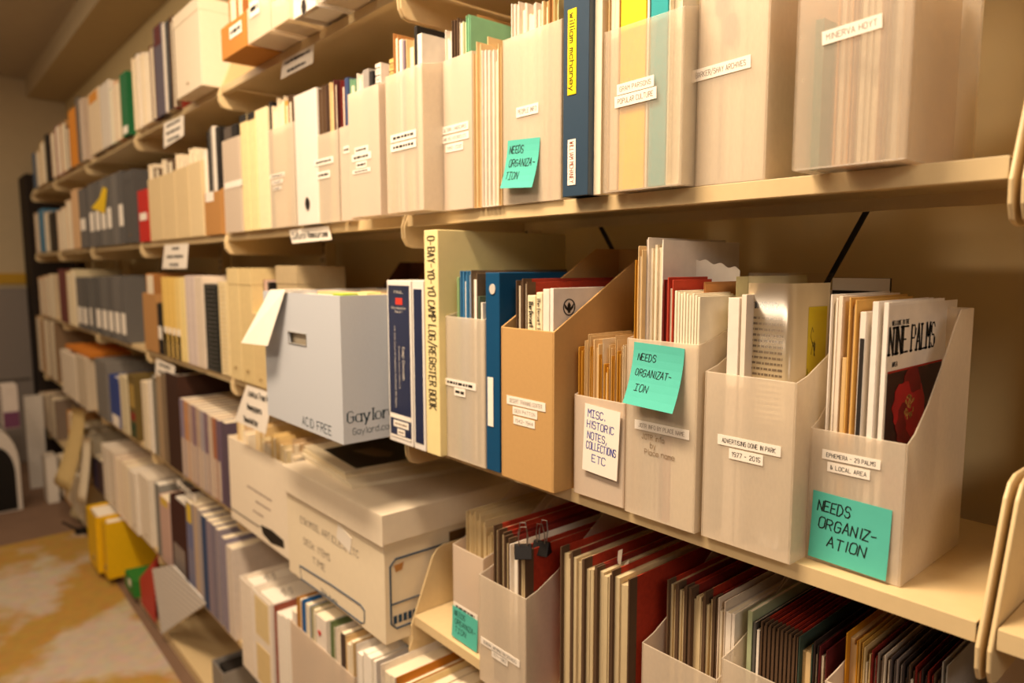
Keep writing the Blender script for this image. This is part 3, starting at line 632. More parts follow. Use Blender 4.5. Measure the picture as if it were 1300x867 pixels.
sl = B().sheet(lambda u, v: (tuple(Vector(page_shape(u, v)[0])+Vector(page_shape(u, v)[1])*.0022+Vector((0, 0, h*.036*v))), page_shape(u, v)[1]), 40, 2, .0005)
sl.build('clear_sleeve', FILM, o, smooth=True)
tag(o, 'newspaper page with a yellow map in a clear sleeve, standing in the ADVERTISING file', 'newspaper')

def palm_cover(o, l, y, w, h):
    f = w+.0003; D_ = .19
    B().box(w, f, .002, D_, .003, h-.003).build('cover_paper', M('#e9dfd2', .5), o)
    lettering(o, 'WELCOME TO THE', .030, h*.925, f+.0004, .0042, INK, .15, .042, face='side', serif=True)
    lettering(o, 'NINE PALMS', .064, h*.86, f+.0004, .026, INK, .085, .120, face='side', serif=True, name='title_lettering')
    lettering(o, 'AREA', .020, h*.775, f+.0004, .0042, INK, .15, .012, face='side', serif=True)
    B().box(f, f+.0004, .004, .15, h*.04, h*.745).build('cover_photograph', M('#2b0d0c', .45, .5, .1, 70), o)
    B().box(f, f+.0006, .004, .15, h*.745, h*.752).build('red_line', M('#a02a1c'), o)
    def flower(cy, cz, R, seed, c):
        r = random.Random(seed); b = B()
        for k in range(5):
            a = k*1.487+r.uniform(-.2, .2); x, z = cy+R*.45*math.cos(a), cz+R*.45*math.sin(a)
            b.prism([(max(.005, x+R*.62*math.cos(t*.349)*(1+.12*math.sin(3*t))), max(h*.045, z+R*.62*math.sin(t*.349)*(1+.1*math.cos(2*t)))) for t in range(18)], 'x', f+.0005+k*.00006, f+.0007+k*.00006)
        b.m = [i % 2 for i, f in enumerate(b.f)] if False else [(i//20) % 2 for i in range(len(b.f))]; b.build('red_flower', [c, M('#6f0d10', .5, .4, .1, 50)], o)
        b = B(); 
        for k in range(40):
            a, q = r.uniform(0, 6.28), R*.32*math.sqrt(r.random()); x, z = cy+q*math.cos(a), cz+q*math.sin(a); s = R*.035
            b.prism([(x-s, z-s), (x+s, z-s), (x+s, z+s), (x-s, z+s)], 'x', f+.001, f+.0013)
        b.build('flower_center', M('#b58a4a'), o)
    flower(.062, h*.60, .040, 4, M('#a51a1d', .5, .4, .1, 50)); flower(.024, h*.30, .034, 9, M('#8d1519', .5, .4, .1, 50))
row(ZB, .72, W, [('holder', 1021, 1148.5, 552, FROST_GREY if False else FROST, '', dict(dy=0, d=.165, hb=.268, label='frosted magazine file labelled EPHEMERA 29 PALMS at the empty end of its shelf', nick='the EPHEMERA file',
   labels=[(1080, 583, 74, 12, 'EPHEMERA - 29 PALMS', dict(weight=.11)), (1077, 597.5, 54, 12, '& LOCAL AREA', dict(weight=.11))],
   stickies=[(1078, 677, .0795, .02, [('NEEDS', -.22, .30, .14, .42), ('ORGANIZ-', -.02, .05, .14, .75), ('ATION', -.02, -.2, .14, .48)], .003, .072)],
   inside=[('folder', 1047, 1056, 374, WHITE, 'white folder', dict(np=2)), ('booklet', 1057, 1062.5, 376, '#e6d6c0', 'white booklet', dict(pages=PAPER)), ('booklet', 1063, 1068.5, 454, '#d9b47a', 'small tan booklet'),
           ('folder', 1070, 1079.5, 378, '#d6a85a', 'bundle of golden paper sheets', dict(np=5, pages=MANILA, th=.0006)), ('magazine', 1084, 1092, 396, WHITE, 'white magazine', dict(mark=[(.1, .9, M('#2a2420'))])), ('magazine', 1099, 1107, 383, '#efe6da', 'white magazine', dict(pages=PAPER)),
           ('magazine', 1113, 1119.5, 384, '#efe6da', 'magazine', dict(label='29 PALMS visitor magazine with red flowers, in the EPHEMERA file', pages=PAPER, d=.15, extra=[palm_cover]))]))])
xa, xb = fx(1058, .895, 0), fx(1131, .895, 0); zt = fz(353, (xa+xb)/2, .895)
o = B().box(0, xb-xa, 0, .006, 0, zt-ZB-.0004).build('report', M('#211d1b', .5), None, (xa, .895, ZB+.0004), bevel=.0006); B().box(.0, xb-xa, -.0005, .0004, zt-ZB-.016, zt-ZB-.0006).build('white_band', LABEL, o)
tag(o, 'black report with a white top band standing behind the EPHEMERA file', 'report')

# ------------------------------------------------------------------ nearest bay, lower shelf
PB = M('#a8331c', .75, .3, .3, 130); PBD = M('#80241b', .75, .3, .3, 130); OLDP = M('#dcc79c', .9, .2, .8, 30, .2, (260, 3, 1)); CRINK = M('#e2cc9b', .9, .14, 1, 40)
W = 'lower shelf, nearest bay'
red = lambda x0, x1, yt, dy=.012, c=PB, **k: ('folder', x0, x1, yt, c, 'red pressboard folder', dict(tape=BROWN, pages=OLDP, dy=dy, np=3, **k))
row(ZL, .71, W, [('holder', 575, 614, 700, FROST_GREY, '', dict(label='frosted magazine file with a teal note beside the lower shelf end bracket', nick='the file by the end bracket', hb=.27,
   labels=[(591, 776, 30, 8, '~')], stickies=[(590.5, 797, .074, .02, [('NEEDS', -.2, .30, .13, .42), ('ORGANIZA-', .02, .05, .13, .8), ('T!ON', -.16, -.2, .13, .42)], .002, .058)],
   inside=[('folder', 592, 597, 650, CRINK, 'crumpled cream paper bundle', dict(np=2, pages=CRINK, dy=.02)), ('folder', 597.5, 603, 648, CRINK, 'crumpled cream paper bundle', dict(np=3, pages=CRINK, dy=.02)), ('folder', 603.5, 609, 650, CRINK, 'crumpled cream paper bundle', dict(np=3, pages=CRINK, dy=.02)),
           ('folder', 609.5, 616, 656, CRINK, 'crumpled cream paper bundle', dict(np=3, pages=CRINK, dy=.02)), ('folder', 616.5, 626, 672, CRINK, 'crumpled cream paper bundle', dict(np=4, pages=CRINK, dy=.02))]))])
row(ZL, .665, W, [('holder', 608, 668, 744, FROST, '', dict(label='frosted magazine file of red folders, long label with a short label below', nick='the file beside it', hb=.27,
   labels=[(634.5, 827, 49, 9, 'GENERAL INFORMATION SERVICES', dict()), (634.5, 835, 20, 9, '1971-1982')],
   inside=[red(627, 632.5, 668), red(633, 640, 674), red(640.5, 646.5, 682, c=PBD), ('folder', 647, 657, 693, WHITE, 'curled white paper bundle', dict(np=3, pages=PAPER, dy=.012)), red(658.5, 667, 697)]))])
row(ZL, .70, W, [(k, a, b, t, c, lk, dict(q, dy=0, d=.24, label=lb)) for (k, a, b, t, c, lk, q), lb in (
   (red(711, 724.5, 697), 'red folder, first of five loose ones, touching the long labelled file'),
   (red(725, 739, 703, c=PBD), 'dark red folder, second of five loose ones between two frosted files'),
   (red(739.5, 755, 713), 'red folder, third of five loose ones, with torn white slips above it'),
   (red(755.5, 774, 724, c=PBD), 'dark red folder, fourth of five loose ones between two frosted files'),
   (red(775, 797, 729), 'thick red folder with its whole side showing, last of five loose ones'))])
row(ZL, .70, W, [('holder', 813, 908, 838, FROST, '', dict(label='empty-fronted frosted file of red folders and stapled papers', nick='the stapled papers file', hb=.27,
   inside=[red(845, 858, 739, .035), red(859, 870, 743, .035, PBD), red(871, 876, 746, .035), ('folder', 876.5, 896, 752, PBD, 'thick red folder of ragged papers', dict(tape=BROWN, pages=OLDP, np=5, dy=.035)), red(896.5, 910, 757, .035), red(911, 915, 762, .035, PBD),
           ('folder', 916, 926, 764, M('#d9c8b4', .8), 'pale grey folder', dict(dy=.035)), ('booklet', 927, 935, 782, WHITE, 'stapled white papers', dict(name='stapled_papers', cat='papers', dy=.035)), ('booklet', 935.5, 941, 784, WHITE, 'stapled white papers', dict(name='stapled_papers', cat='papers', dy=.035))]))])
ins = [('booklet', 945, 951, 776, '#a7b08a', 'yellow and green printed card', dict(dy=.035)), ('booklet', 952, 955.5, 790, '#5a5650', 'grey booklet', dict(dy=.035)), ('booklet', 956.5, 960, 800, WHITE, 'thin white booklet', dict(dy=.035))]
for k in range(9):
    ins.append(('folder', 962+k*5.1, 966.6+k*5.1, 790+k*2.2, PBD if k % 2 else PB, 'brown edged red folder', dict(tape=BROWN, pages=BROWN, dy=.035, np=1)))
ins += [('folder', 1008.5, 1026, 812, '#39493f', 'dark green folder with manila papers', dict(pages=MANILA, dy=.035)), ('folder', 1027, 1033, 816, '#3c2e28', 'dark brown folder', dict(dy=.035, np=1)), ('folder', 1034, 1044, 822, '#5a1518', 'maroon folder', dict(dy=.035))]
row(ZL, .70, W, [('holder', 912, 1032, 862, FROST, '', dict(label='frosted file of thin brown edged folders beside the stapled papers file', nick='the thin folders file', hb=.27, inside=ins))])
ins = [('folder', 1049, 1066, 800, M('#c98b1e', .75, .12, .9, 25), 'crumpled gold envelope', dict(name='envelope', cat='envelope', pages=MANILA, dy=.035)), ('folder', 1067, 1073, 808, M('#cfa24a', .8, .14, .9, 25), 'crumpled tan envelope', dict(name='envelope', cat='envelope', dy=.035)),
       ('folder', 1074, 1084, 818, M('#cdb37e', .85, .14, .9, 25), 'torn cream envelope', dict(name='envelope', cat='envelope', dy=.035))]
for k, c in enumerate([PBD, '#8d7e70', '#d9cbb6', '#5b4f4c', '#8b7f78', '#3f3431', BROWN, PBD, '#3b2b27', PBD, BROWN]):
    ins.append(('folder', 1085+k*8.8, 1093+k*8.8, 822+k*3.4, c, ['maroon folder', 'grey folder', 'pale folder', 'dark grey folder', 'mid grey folder', 'black brown folder', 'brown folder', 'dark red folder', 'very dark folder', 'deep red folder', 'plain brown folder'][k], dict(dy=.035, np=1, pages=BROWN if k % 3 else PAPER)))
ins.append(('folder', 1184, 1192, 842, '#a9a59f', 'pale grey folder', dict(dy=.035)))
row(ZL, .70, W, [('holder', 1040, 1212, 900, FROST_GREY, '', dict(label='frosted file with crumpled gold envelopes nearest the shelf end', nick='the gold envelope file', hb=.27, inside=ins))])
def clip(px, py, Y, label, rz):
    p = onZ(px, py, Y); o = empty('binder_clip', p, (0, 0, rz))
    B().prism([(-.011, -.016), (.011, -.016), (.003, .004), (-.003, .004)], 'x', -.013, .013).build('clip_body', BLACK, o, bevel=.001)
    for s in (-1, 1):
        B().tube([(-.006, s*.003, .002), (-.007, s*.006, .018), (-.004, s*.009, .034), (.004, s*.009, .034), (.007, s*.006, .018), (.006, s*.003, .002)], .0009, 6).build('wire_handle', STEEL, o)
    tag(o, label, 'clip')
clip(664, 694, -.420, 'black binder clip with tall wire handles gripping papers above the red folders', .9); clip(688, 690, -.424, 'black binder clip with low wire handles, nearer the five loose red folders', .4)
a = onY(782, 722, .745); b = B()
b.hexa([(0, 0, -.012), (.006, 0, -.012), (.006, .0006, -.012), (0, .0006, -.012)], [(.007, -.004, .03), (.013, -.002, .034), (.013, -.0012, .034), (.007, -.003, .03)])
b.hexa([(.004, .004, -.012), (.016, .006, -.012), (.016, .0066, -.012), (.004, .0046, -.012)], [(.013, .004, .012), (.018, .006, .017), (.018, .0066, .017), (.013, .0046, .012)])
tag(b.build('paper_slip', PAPER, None, a), 'torn white paper slips sticking up out of the loose red folders', 'paper slip')

# ------------------------------------------------------------------ second bay
W = 'second shelf, second bay'
def stripe(o, l, y, w, h): B().box(-.0006+w*.0, w, -.0006, .0002, h*.94, h).build('black_end', DARK, o)
row(ZA, .685, W, [
 ('holder', 284, 305.5, 176, FROST_GREY, '', dict(label='frosted file with a white strip low on its front, beside three cream books', nick='the white strip file', hbmax=.30, labels=[(296, 234, 22, 8, None)], inside=[('booklet', 287, 295, 162, '#5a5048', 'dark grey booklet'), ('booklet', 296, 303, 158, BLACK, 'black booklet')])),
 ('book', 307, 316, 146, '#efd9a0', 'cream yellow book', dict(extra=[stripe])), ('book', 317, 326, 143, '#efd9a0', 'cream yellow book', dict(extra=[stripe])), ('book', 327, 340.5, 138, '#f0e0b4', 'wide cream book'),
 ('holder', 342, 374, 160, FROST, '', dict(label='frosted file of cream folders, a finger hole low on its front', nick='the finger hole file', hbmax=.31, labels=[(352, 223, 18, 5, '~'), (352, 231, 13, 5, '~'), (352, 239, 10, 4, '~')],
    inside=[('binder', 342.5, 345.5, 130, BLACK, 'black binder'), ('folder', 346.5, 353, 134, CREAM, 'cream folder'), ('folder', 353.5, 362.5, 123, CREAM, 'tall cream folder'), ('folder', 363, 367.5, 127, '#e0a95a', 'orange folder', dict(np=1)), ('folder', 368, 372, 120, BROWN, 'dark brown folder', dict(np=1))])),
 ('binder', 375.5, 403, 117, M('#efe6da', .12, .04, .3, 30, .8), 'white binder in shiny clear wrapping', dict(hole=True)),
 ('holder', 404, 430, 168, FROST, '', dict(label='frosted file of dark brown folders, two labels on its front', nick='the brown folders file', hbmax=.31, labels=[(411, 205, 24, 8, '~'), (411, 222, 16, 9, '~')],
    inside=[('folder', 405, 409.5, 112, BROWN, 'dark brown folder', dict(np=1)), ('folder', 410, 414.5, 108, BROWN, 'dark brown folder', dict(np=1)), ('folder', 415, 419, 106, '#4a3428', 'darker brown folder', dict(np=1)), ('folder', 420, 424.5, 104, MANILA, 'manila folder'), ('folder', 425, 429, 100, '#4d1a15', 'maroon folder', dict(np=1))])),
 ('holder', 432, 446, 160, FROST_GREY, '', dict(label='shadowed grey file mostly hidden by the grey four-label file', nick='the hidden grey file', hbmax=.30, labels=[(440, 190, 7, 9, '~')], inside=[('folder', 433, 438, 101, '#6b1a16', 'dark red folder', dict(np=1)), ('booklet', 439, 444, 99, '#34456b', 'navy booklet')])),
])
# top shelf of the second bay
W = 'top shelf, second bay'
row(ZC, .62, W, [
 ('holder', 281, 312, 25, M('#bd8038', .8, .06, .2, 120), '', dict(label='kraft brown box file with a white label overhanging the top shelf divider', nick='the kraft box file', curve='straight', wall=.003, hb=.25, hbmax=.26, labels=[(299, 38, 15, 15, '~')],
    inside=[('folder', 291, 300, -12, '#a86b34', 'brown folder'), ('folder', 301, 308, -14, '#a86b34', 'brown folder')])),
 ('holder', 314, 343, 0, FROST, '', dict(label='frosted file with a four line label next to the kraft box file', nick='the four line file', hb=.27, hbmax=.28, labels=[(323, 10, 12, 20, '~')], inside=[('folder', 316, 326, -25, MANILA, 'manila folder'), ('folder', 327, 339, -28, CREAM, 'cream folder')])),
 ('holder', 345, 366, -5, FROST, '', dict(label='frosted file of pale yellow papers between the four line file and white binder', nick='the yellow papers file', hb=.27, hbmax=.28, inside=[('folder', 347, 354, -30, '#e6cf8a', 'pale yellow folder'), ('folder', 355, 362, -32, '#e6cf8a', 'pale yellow folder')])),
 ('binder', 367.5, 400, -30, WHITE, 'white binder with a small finger hole', dict(hole=True, dy=.01)),
 ('holder', 402, 470, -60, FROST_THIN, '', dict(dy=.01, label='clear file showing a black and white picture through its base', nick='the picture file', hb=.27, hbmax=.28, inside=[('magazine', 408, 440, -62, BLACK, 'black and white picture book', dict(mark=[(.05, .3, M('#b8b0a8')), (.45, .7, M('#8d867f'))])), ('magazine', 442, 464, -66, '#8f8880', 'grey picture book')])),
])
# third shelf of the second bay: the grey carton and what stands around it
W = 'third shelf, second bay'
row(ZB, .69, W, [
 ('box', 291, 305, 341, '#dcc590', 'tall cream document case', dict(d=.26)), ('box', 306, 321, 341, '#d8c08a', 'tall document case with brown pull', dict(d=.26)),
 ('box', 322, 340, 399, '#d6bd88', 'low cream document case', dict(d=.03)),
])
row(ZB, .722, W, [('book', 329, 333, 355, '#7d4f43', 'rose brown book', dict(label='rose brown book behind the low cream document case', d=.12)), ('book', 333.5, 337, 357, WHITE, '', dict(label='white book behind the low cream document case', d=.12)), ('book', 337.5, 341, 356, '#d9b9a8', '', dict(label='pinkish book behind the low cream document case', d=.12)),
   ('book', 342, 345, 358, BLACK, '', dict(label='thin black book behind the low cream document case', d=.12)), ('box', 353, 379, 338, '#bba680', '', dict(label='beige document case standing behind the grey carton', d=.13, name='document_box'))])
for px0, px1, yt, Y, lab, c in ((464, 500, 333, .86, 'dark brown box file behind the grey carton, beside the beige case', M('#5a3526', .85)), (501, 540, 331, .84, 'reddish brown box file behind the navy spined binder', M('#7a4a2a', .85))):
    xa, w, h = span(px0, px1, yt, Y, ZB); xa, w = fit(-.32, xa, w, Y, Y+.13); o = holder('magazine_file', (xa, Y, ZB+.0004), w, .13, h*.62, h, c, 'straight', .0025); tag(o, lab, 'magazine file')
# grey record carton
p1 = onZ(437, 565, ZB); xr = -1.121; Yg = .572; xl = fx(338, Yg, ZB+.1); hg = fz(376, xr, Yg)-ZB; W_, D_ = xr-xl, .27; GREYB = M('#c4c8ce', .8, .04, .25, 260)
o = empty('record_carton', (xl, Yg, ZB+.0004)); t = .004
xh0, xh1 = [fx(k, Yg, -.13)-xl for k in (366, 389)]; zh0, zh1 = [fz(k, xl+.1, Yg)-ZB for k in (434, 420)]
fr = B(); 
fr.box(0, W_, 0, t, 0, zh0).box(0, W_, 0, t, zh1, hg).box(0, xh0, 0, t, zh0, zh1).box(xh1, W_, 0, t, zh0, zh1)
fr.box(0, W_, D_-t, D_, 0, hg).box(0, t, t, D_-t, 0, hg).box(W_-t, W_, t, D_-t, 0, hg).box(t, W_-t, t, D_-t, 0, t)
fr.build('carton_body', GREYB, o)
B().tube([(xh0, -.0003, zh0), (xh1, -.0003, zh0), (xh1, -.0003, zh1), (xh0, -.0003, zh1)], .0012, 6, closed=True).build('hand_hole_rim', M('#8d8a86', .8), o)
INKB = M('#2d4450', .8)
pa, pb = onY(384, 532, Yg), onY(421, 549, Yg); lettering(o, 'ACID FREE', (pa.x+pb.x)/2-xl, (pa.z+pb.z)/2-ZB, -.0004, .0165, INKB, .10, pb.x-pa.x)
for t, xa_, xb_, ya_, yb_, hh, fr_, sf in (('Gaylord', 441, 493, 530, 523, .020, 1.17, True), ('Gaylord.com', 448, 494, 549, 540, .0115, 1.1, False)):
    qa, qb = onX(xa_, ya_, xr), onX(xb_, yb_, xr); ww = (qb.y-qa.y)*fr_
    lettering(o, t, qa.y+ww/2-Yg, (qa.z+qb.z)/2-ZB, W_+.0004, hh, INKB, .085, ww, face='side', serif=sf)
tag(o, 'large pale grey open carton with a hand hole, marked ACID FREE', 'carton')
for k in range(7):
    y = Yg+.012+k*.035; oo = B().box(xl+.008, xr-.008, y, y+.030, ZB+.0055, ZB+hg-.002-.004*(k % 3)).build('file_folder', MANILA if k % 2 else '' or CREAM, None, (0, 0, 0))
    tag(oo, f'{"manila" if k % 2 else "cream"} folder inside the grey carton, {ORD[k+1]} back from the hand hole side', 'folder', 'folders in the grey carton')
    if k in (0, 2): B().box(xr-.05-.02*k, xr-.012-.02*k, y, y+.03, ZB+hg-.006, ZB+hg+.003).build('index_tab', M('#a9c63c') if k == 0 else M('#efe3a0'), oo)
# folded paper hung over the carton's corner
c0, c1, c2, c3 = [onY(*k, Yg-.006) for k in ((343, 368), (362, 368), (352, 438), (324, 434))]
b = B(); v = lambda c, dy: (c.x, c.y+dy, c.z)
b.hexa([v(c3, -.03), v(c2, -.02), v(c2, -.0194), v(c3, -.0294)], [v(c0, 0), v(c1, 0), v(c1, .0006), v(c0, .0006)])
b.hexa([v(c0, 0), v(c1, 0), (c1.x, Yg+.055, c1.z), (c0.x, Yg+.055, c0.z)], [(c0.x, c0.y, c0.z+.0006), (c1.x, c1.y, c1.z+.0006), (c1.x, Yg+.055, c1.z+.0006), (c0.x, Yg+.055, c0.z+.0006)])
o = b.build('paper_note', PAPER); tag(o, 'folded white paper hanging over the top corner of the grey carton', 'paper')

# fourth shelf of the second bay: two white cartons
WBOX = M('#ecdcbd', .8, .04, .2, 60); NAVYI = M('#23405a', .8); xr = -1.122; Yb = .648; zb = ZD+.0004
xl = fx(365.5, Yb, zb+.1); W_ = xr-xl; D_ = .33; zt = fz(653, xr, Yb); hb_ = zt-zb
o = empty('storage_carton', (xl, Yb, zb))
B().box(0, W_, 0, D_, 0, hb_-.004).build('carton_body', WBOX, o, bevel=.0015)
lid = B().box(-.006, W_+.006, -.006, D_+.006, hb_-.003, hb_).box(-.006, W_+.006, -.006, -.003, hb_-.062, hb_-.003).box(-.006, W_+.006, D_+.003, D_+.006, hb_-.062, hb_-.003)
lid.box(W_+.003, W_+.006, -.003, D_+.003, hb_-.058, hb_-.003).box(-.006, -.003, -.003, D_+.003, hb_-.058, hb_-.003); lid.build('carton_lid', M('#efe0c6', .8, .04, .2, 60), o, bevel=.001)
def frame_lines(b, pts, y, r=.0016, side=False):
    P3 = [(y, a, z) if side else (a, y, z) for a, z in pts]; b.tube(P3, r, 6, closed=True)
def loc_front(px, py): q = onY(px, py, Yb); return (q.x-xl, q.z-zb)
b = B(); frame_lines(b, [loc_front(*k) for k in ((381, 718), (383, 735), (425, 765), (459, 791), (463, 790), (463, 775), (458, 768), (420, 742))], -.0003); b.build('printed_frame', NAVYI, o)
q = loc_front(418, 757); lettering(o, 'This is way', q[0], q[1], -.0005, .011, NAVYI, .13, .075)
for t, px, py, ww in (('ESKIMOS, ARTICLES, ETC', 416, 680, .27), ('DESK ITEMS', 402, 697, .13), ('TIME', 405, 716, .06)):
    q = loc_front(px, py); lettering(o, t, q[0], q[1], -.0005, .0145, M('#5a4a44', .8), .09, ww, jitter=.35, name='handwriting')
q = loc_front(437, 683); B().box(-.03, .03, -.0008, 0, -.017, .017).build('clear_tape', M('#fbf3e4', .15, .02, 0, 60, .8), o, (q[0], -.0002, q[1]), (0, .25, 0))
b = B(); f = lambda px, py: (onX(px, py, xr).y-Yb, onX(px, py, xr).z-zb)
l0 = f(495, 712); l1 = f(497, 800); b.tube([(W_+.0003, y, z) for y, z in ((.32, l0[1]+.0), (l0[0]+.012, l0[1]), (l0[0], l0[1]-.012), (l0[0], l1[1]+.012), (l0[0]+.012, l1[1]), (.32, l1[1]))], .002, 6); b.tube([(W_+.0003, l0[0], l1[1]+.05), (W_+.0003, .32, l1[1]+.05)], .0016, 6)
b.build('printed_frame', NAVYI, o); q = f(511, 786); scribble_o = B()
for k in range(5): scribble_o.box(W_, W_+.0006, q[0]-.02+k*.011, q[0]-.012+k*.011, q[1]-.004, q[1]+.012)
scribble_o.build('lettering', NAVYI, o)
B().prism([(l0[0]+.008, l0[1]-.012), (l0[0]+.03, l0[1]-.01), (l0[0]+.026, l0[1]-.024), (l0[0]+.012, l0[1]-.026)], 'x', W_, W_+.0006).build('rust_stain', M('#b98246', .9), o)
B().box(W_, W_+.001, .15, .24, hb_-.105, hb_-.072).build('hand_hole', M('#6b4a22', .9), o)
tag(o, 'lidded white storage carton with a navy printed frame and handwriting, overhanging the shelf', 'carton')
# things lying on its lid
zt = zb+hb_+.0004
def lying(name, pts, z0, t, mats, label, cat, extra=None):
    q = [onZ(px, py, z0) for px, py in pts]; o = B().prism([(k.x, k.y) for k in q], 'z', z0, z0+t).build(name, mats); tag(o, label, cat)
    if extra: extra(o, q, z0+t)
    return o
lying('portfolio', [(383, 580), (447, 621), (600, 596), (520, 556)], zt, .009, M('#eee0c2', .8, .06, .4, 30), 'thick cream portfolio lying lowest on the carton lid', 'portfolio')
lying('portfolio', [(384, 573), (440, 608), (585, 584), (520, 552)], zt+.0095, .006, M('#e9d8b4', .8, .06, .4, 30), 'cream portfolio lying between the lowest portfolio and the black picture', 'portfolio')
def photo(o, q, z):
    m = lambda a, b: q[0]*(1-a)*(1-b)+q[1]*a*(1-b)+q[2]*a*b+q[3]*(1-a)*b
    c = [m(.25, .10), m(.95, .12), m(.95, .95), m(.12, .95)]
    B().prism([(k.x, k.y) for k in c], 'z', z, z+.0006).build('black_photograph', M('#15120e', .45, .3, .05, 12), o)
    c = [m(.45, .3), m(.72, .38), m(.80, .5), (m(.7, .58)), m(.45, .48)]
    B().prism([(k.x, k.y) for k in c], 'z', z+.0005, z+.001).build('pale_figure', M('#6a5c48', .5, .5, 0, 30), o)
lying('picture_sleeve', [(385, 567), (438, 602), (570, 577), (515, 546)], zt+.016, .003, M('#e0d2b4', .4), 'clear sleeve with a large black photograph on top of the carton', 'picture', photo)
# open carton of envelopes
xl2 = fx(292, .672, zb+.1); xr2 = xl-.012; Yo = .672; ho = fz(590, xr2-.05, Yo)-zb; W2_ = xr2-xl2; o = empty('open_carton', (xl2, Yo, zb)); t = .003; D2 = .30
B().box(0, W2_, 0, t, 0, ho).box(0, W2_, D2-t, D2, 0, ho).box(0, t, t, D2-t, 0, ho).box(W2_-t, W2_, t, D2-t, 0, ho).box(t, W2_-t, t, D2-t, 0, t).build('carton_body', M('#f0e1c8', .8, .04, .2, 60), o)
g = lambda px, py: (onY(px, py, Yo).x-xl2, onY(px, py, Yo).z-zb)
b = B(); b.tube([(a, -.0003, z) for a, z in (g(292, 644), g(330, 669))], .0014, 6); b.build('printed_line', M('#3a3530'), o)
c = [g(331, 666), g(345, 673), g(360, 686), g(361, 696), g(345, 690), g(334, 678)]; B().prism(c, 'y', -.0006, 0).build('black_emblem', DARK, o)
for px, py, ww in ((329, 626, .17), (334, 642, .10), (328, 652, .07)): q = g(px, py); scribble(o, q[0]-ww/2, q[0]+ww/2, q[1], -.0004, .006, M('#9a877c'), 'handwriting')
tag(o, 'open white carton full of cream envelopes below the slanted shelf sign', 'carton')
r0 = random.Random(11); x = xl2+.008; k = 0
while x < xr2-.03:
    w = r0.uniform(.022, .038); k += 1
    if x+w > xr2-.006: break
    oo = folder('envelope', (x, Yo+.008+r0.uniform(0, .03), zb+.0035), w, .22, ho+r0.uniform(.012, .05), M(['#e6c98a', '#d9bb84', '#ead9ae', '#cdb08a', '#e9dcc4'][k % 5], .8, .1, .6, 40), None, CREAM, seed=k, np=3)
    tag(oo, f'cream or tan envelope bundle, {ORD[k]} from the magazines in the open white carton', 'envelope', 'envelopes in the open carton'); x += w+.0008

# ------------------------------------------------------------------ third bay
LAB = LABEL
W = 'top shelf, third bay'
row(ZC, .68, W, [
 ('folder', 176, 181, 66, WHITE, 'white folder'), ('folder', 181.5, 186, 66, CREAM, 'cream folder'), ('folder', 186.5, 191, 64, WHITE, 'white folder'), ('folder', 191.5, 196, 56, '#5c2a1e', 'dark red topped folder', dict(np=1)),
 ('binder', 197, 207, 33, '#5d5560', 'slate binder with a maroon top', dict(mark=[(.78, 1.0, M('#5a1f1a'))])), ('booklet', 208, 211, 30, WHITE, 'thin white booklet'), ('booklet', 211.5, 216, 27, BLACK, 'black spined booklet'),
 ('folder', 217, 221, 20, '#8c2c1c', 'red pressboard folder', dict(tape=BROWN, np=1)),
])
row(ZC, .655, W, [('box', 222, 258, 8, M('#e9dac0', .8, .04, .2, 60), '', dict(label='large cream document case standing at the top shelf divider', d=.25))])
W = 'second shelf, third bay'
row(ZA, .69, W, [
 ('binder', 176, 188, 241, '#c0271c', 'bright red binder', dict(mark=[(.42, .56, LAB)], d=.2)),
 ('holder', 189.5, 206, 226, M('#dcc496', .85, .05, .2, 60), '', dict(label='cream board file beside the bright red binder, first of four alike', nick='the first cream board file', curve='flat', wall=.0025, hb=.30, hbmax=.33, d=.22,
   inside=[('folder', 190.5, 196.5, 208, CREAM, 'cream folder', dict(np=1)), ('folder', 197.5, 203.5, 212, BROWN, 'dark brown folder', dict(np=1))])), ('holder', 206.5, 223, 220, M('#dcc496', .85, .05, .2, 60), '', dict(label='cream board file beside the bright red binder, second of four alike', nick='the second cream board file', curve='flat', wall=.0025, hb=.30, hbmax=.33, d=.22,
   inside=[('folder', 207.5, 213.5, 202, CREAM, 'cream folder', dict(np=1)), ('folder', 214.5, 220.5, 201, BROWN, 'dark brown folder', dict(np=1))])), ('holder', 223.5, 240, 213, M('#dcc496', .85, .05, .2, 60), '', dict(label='cream board file beside the bright red binder, third of four alike', nick='the third cream board file', curve='flat', wall=.0025, hb=.30, hbmax=.33, d=.22,
   inside=[('folder', 224.5, 230.5, 195, CREAM, 'cream folder', dict(np=1)), ('folder', 231.5, 237.5, 199, CREAM, 'pale cream folder', dict(np=1))])), ('holder', 240.5, 257, 206, M('#e0c99c', .85, .05, .2, 60), '', dict(label='cream board file beside the bright red binder, last of four alike', nick='the last cream board file', curve='flat', wall=.0025, hb=.30, hbmax=.33, d=.22,
   inside=[('folder', 241.5, 247.5, 188, CREAM, 'cream folder', dict(np=1)), ('folder', 248.5, 254.5, 187, CREAM, 'pale cream folder', dict(np=1))])),
 ('holder', 260, 286, 243, M('#b78449', .8, .06, .2, 120), '', dict(label='low kraft box file with a small white label, holding black spined booklets', nick='the low kraft file', curve='straight', hb=.26, hbmax=.3, wall=.0025, d=.22, labels=[(266, 250, 10, 12, None)],
   inside=[('folder', 261, 265, 190, WHITE, 'white printed folder', dict(np=1)), ('binder', 265.5, 269, 167, BLACK, 'black booklet'), ('booklet', 269.5, 272, 163, GREY, 'grey booklet'), ('booklet', 272.5, 275, 160, WHITE, 'white booklet'), ('spiral', 275.5, 282, 160, BLACK, 'black spiral booklet')])),
])
row(ZA, .74, W, [('box', 258, 266, 178, '#e8d8b8', '', dict(label='pale folder box standing behind the low kraft file', d=.01))]) if False else None
W = 'third shelf, third bay'
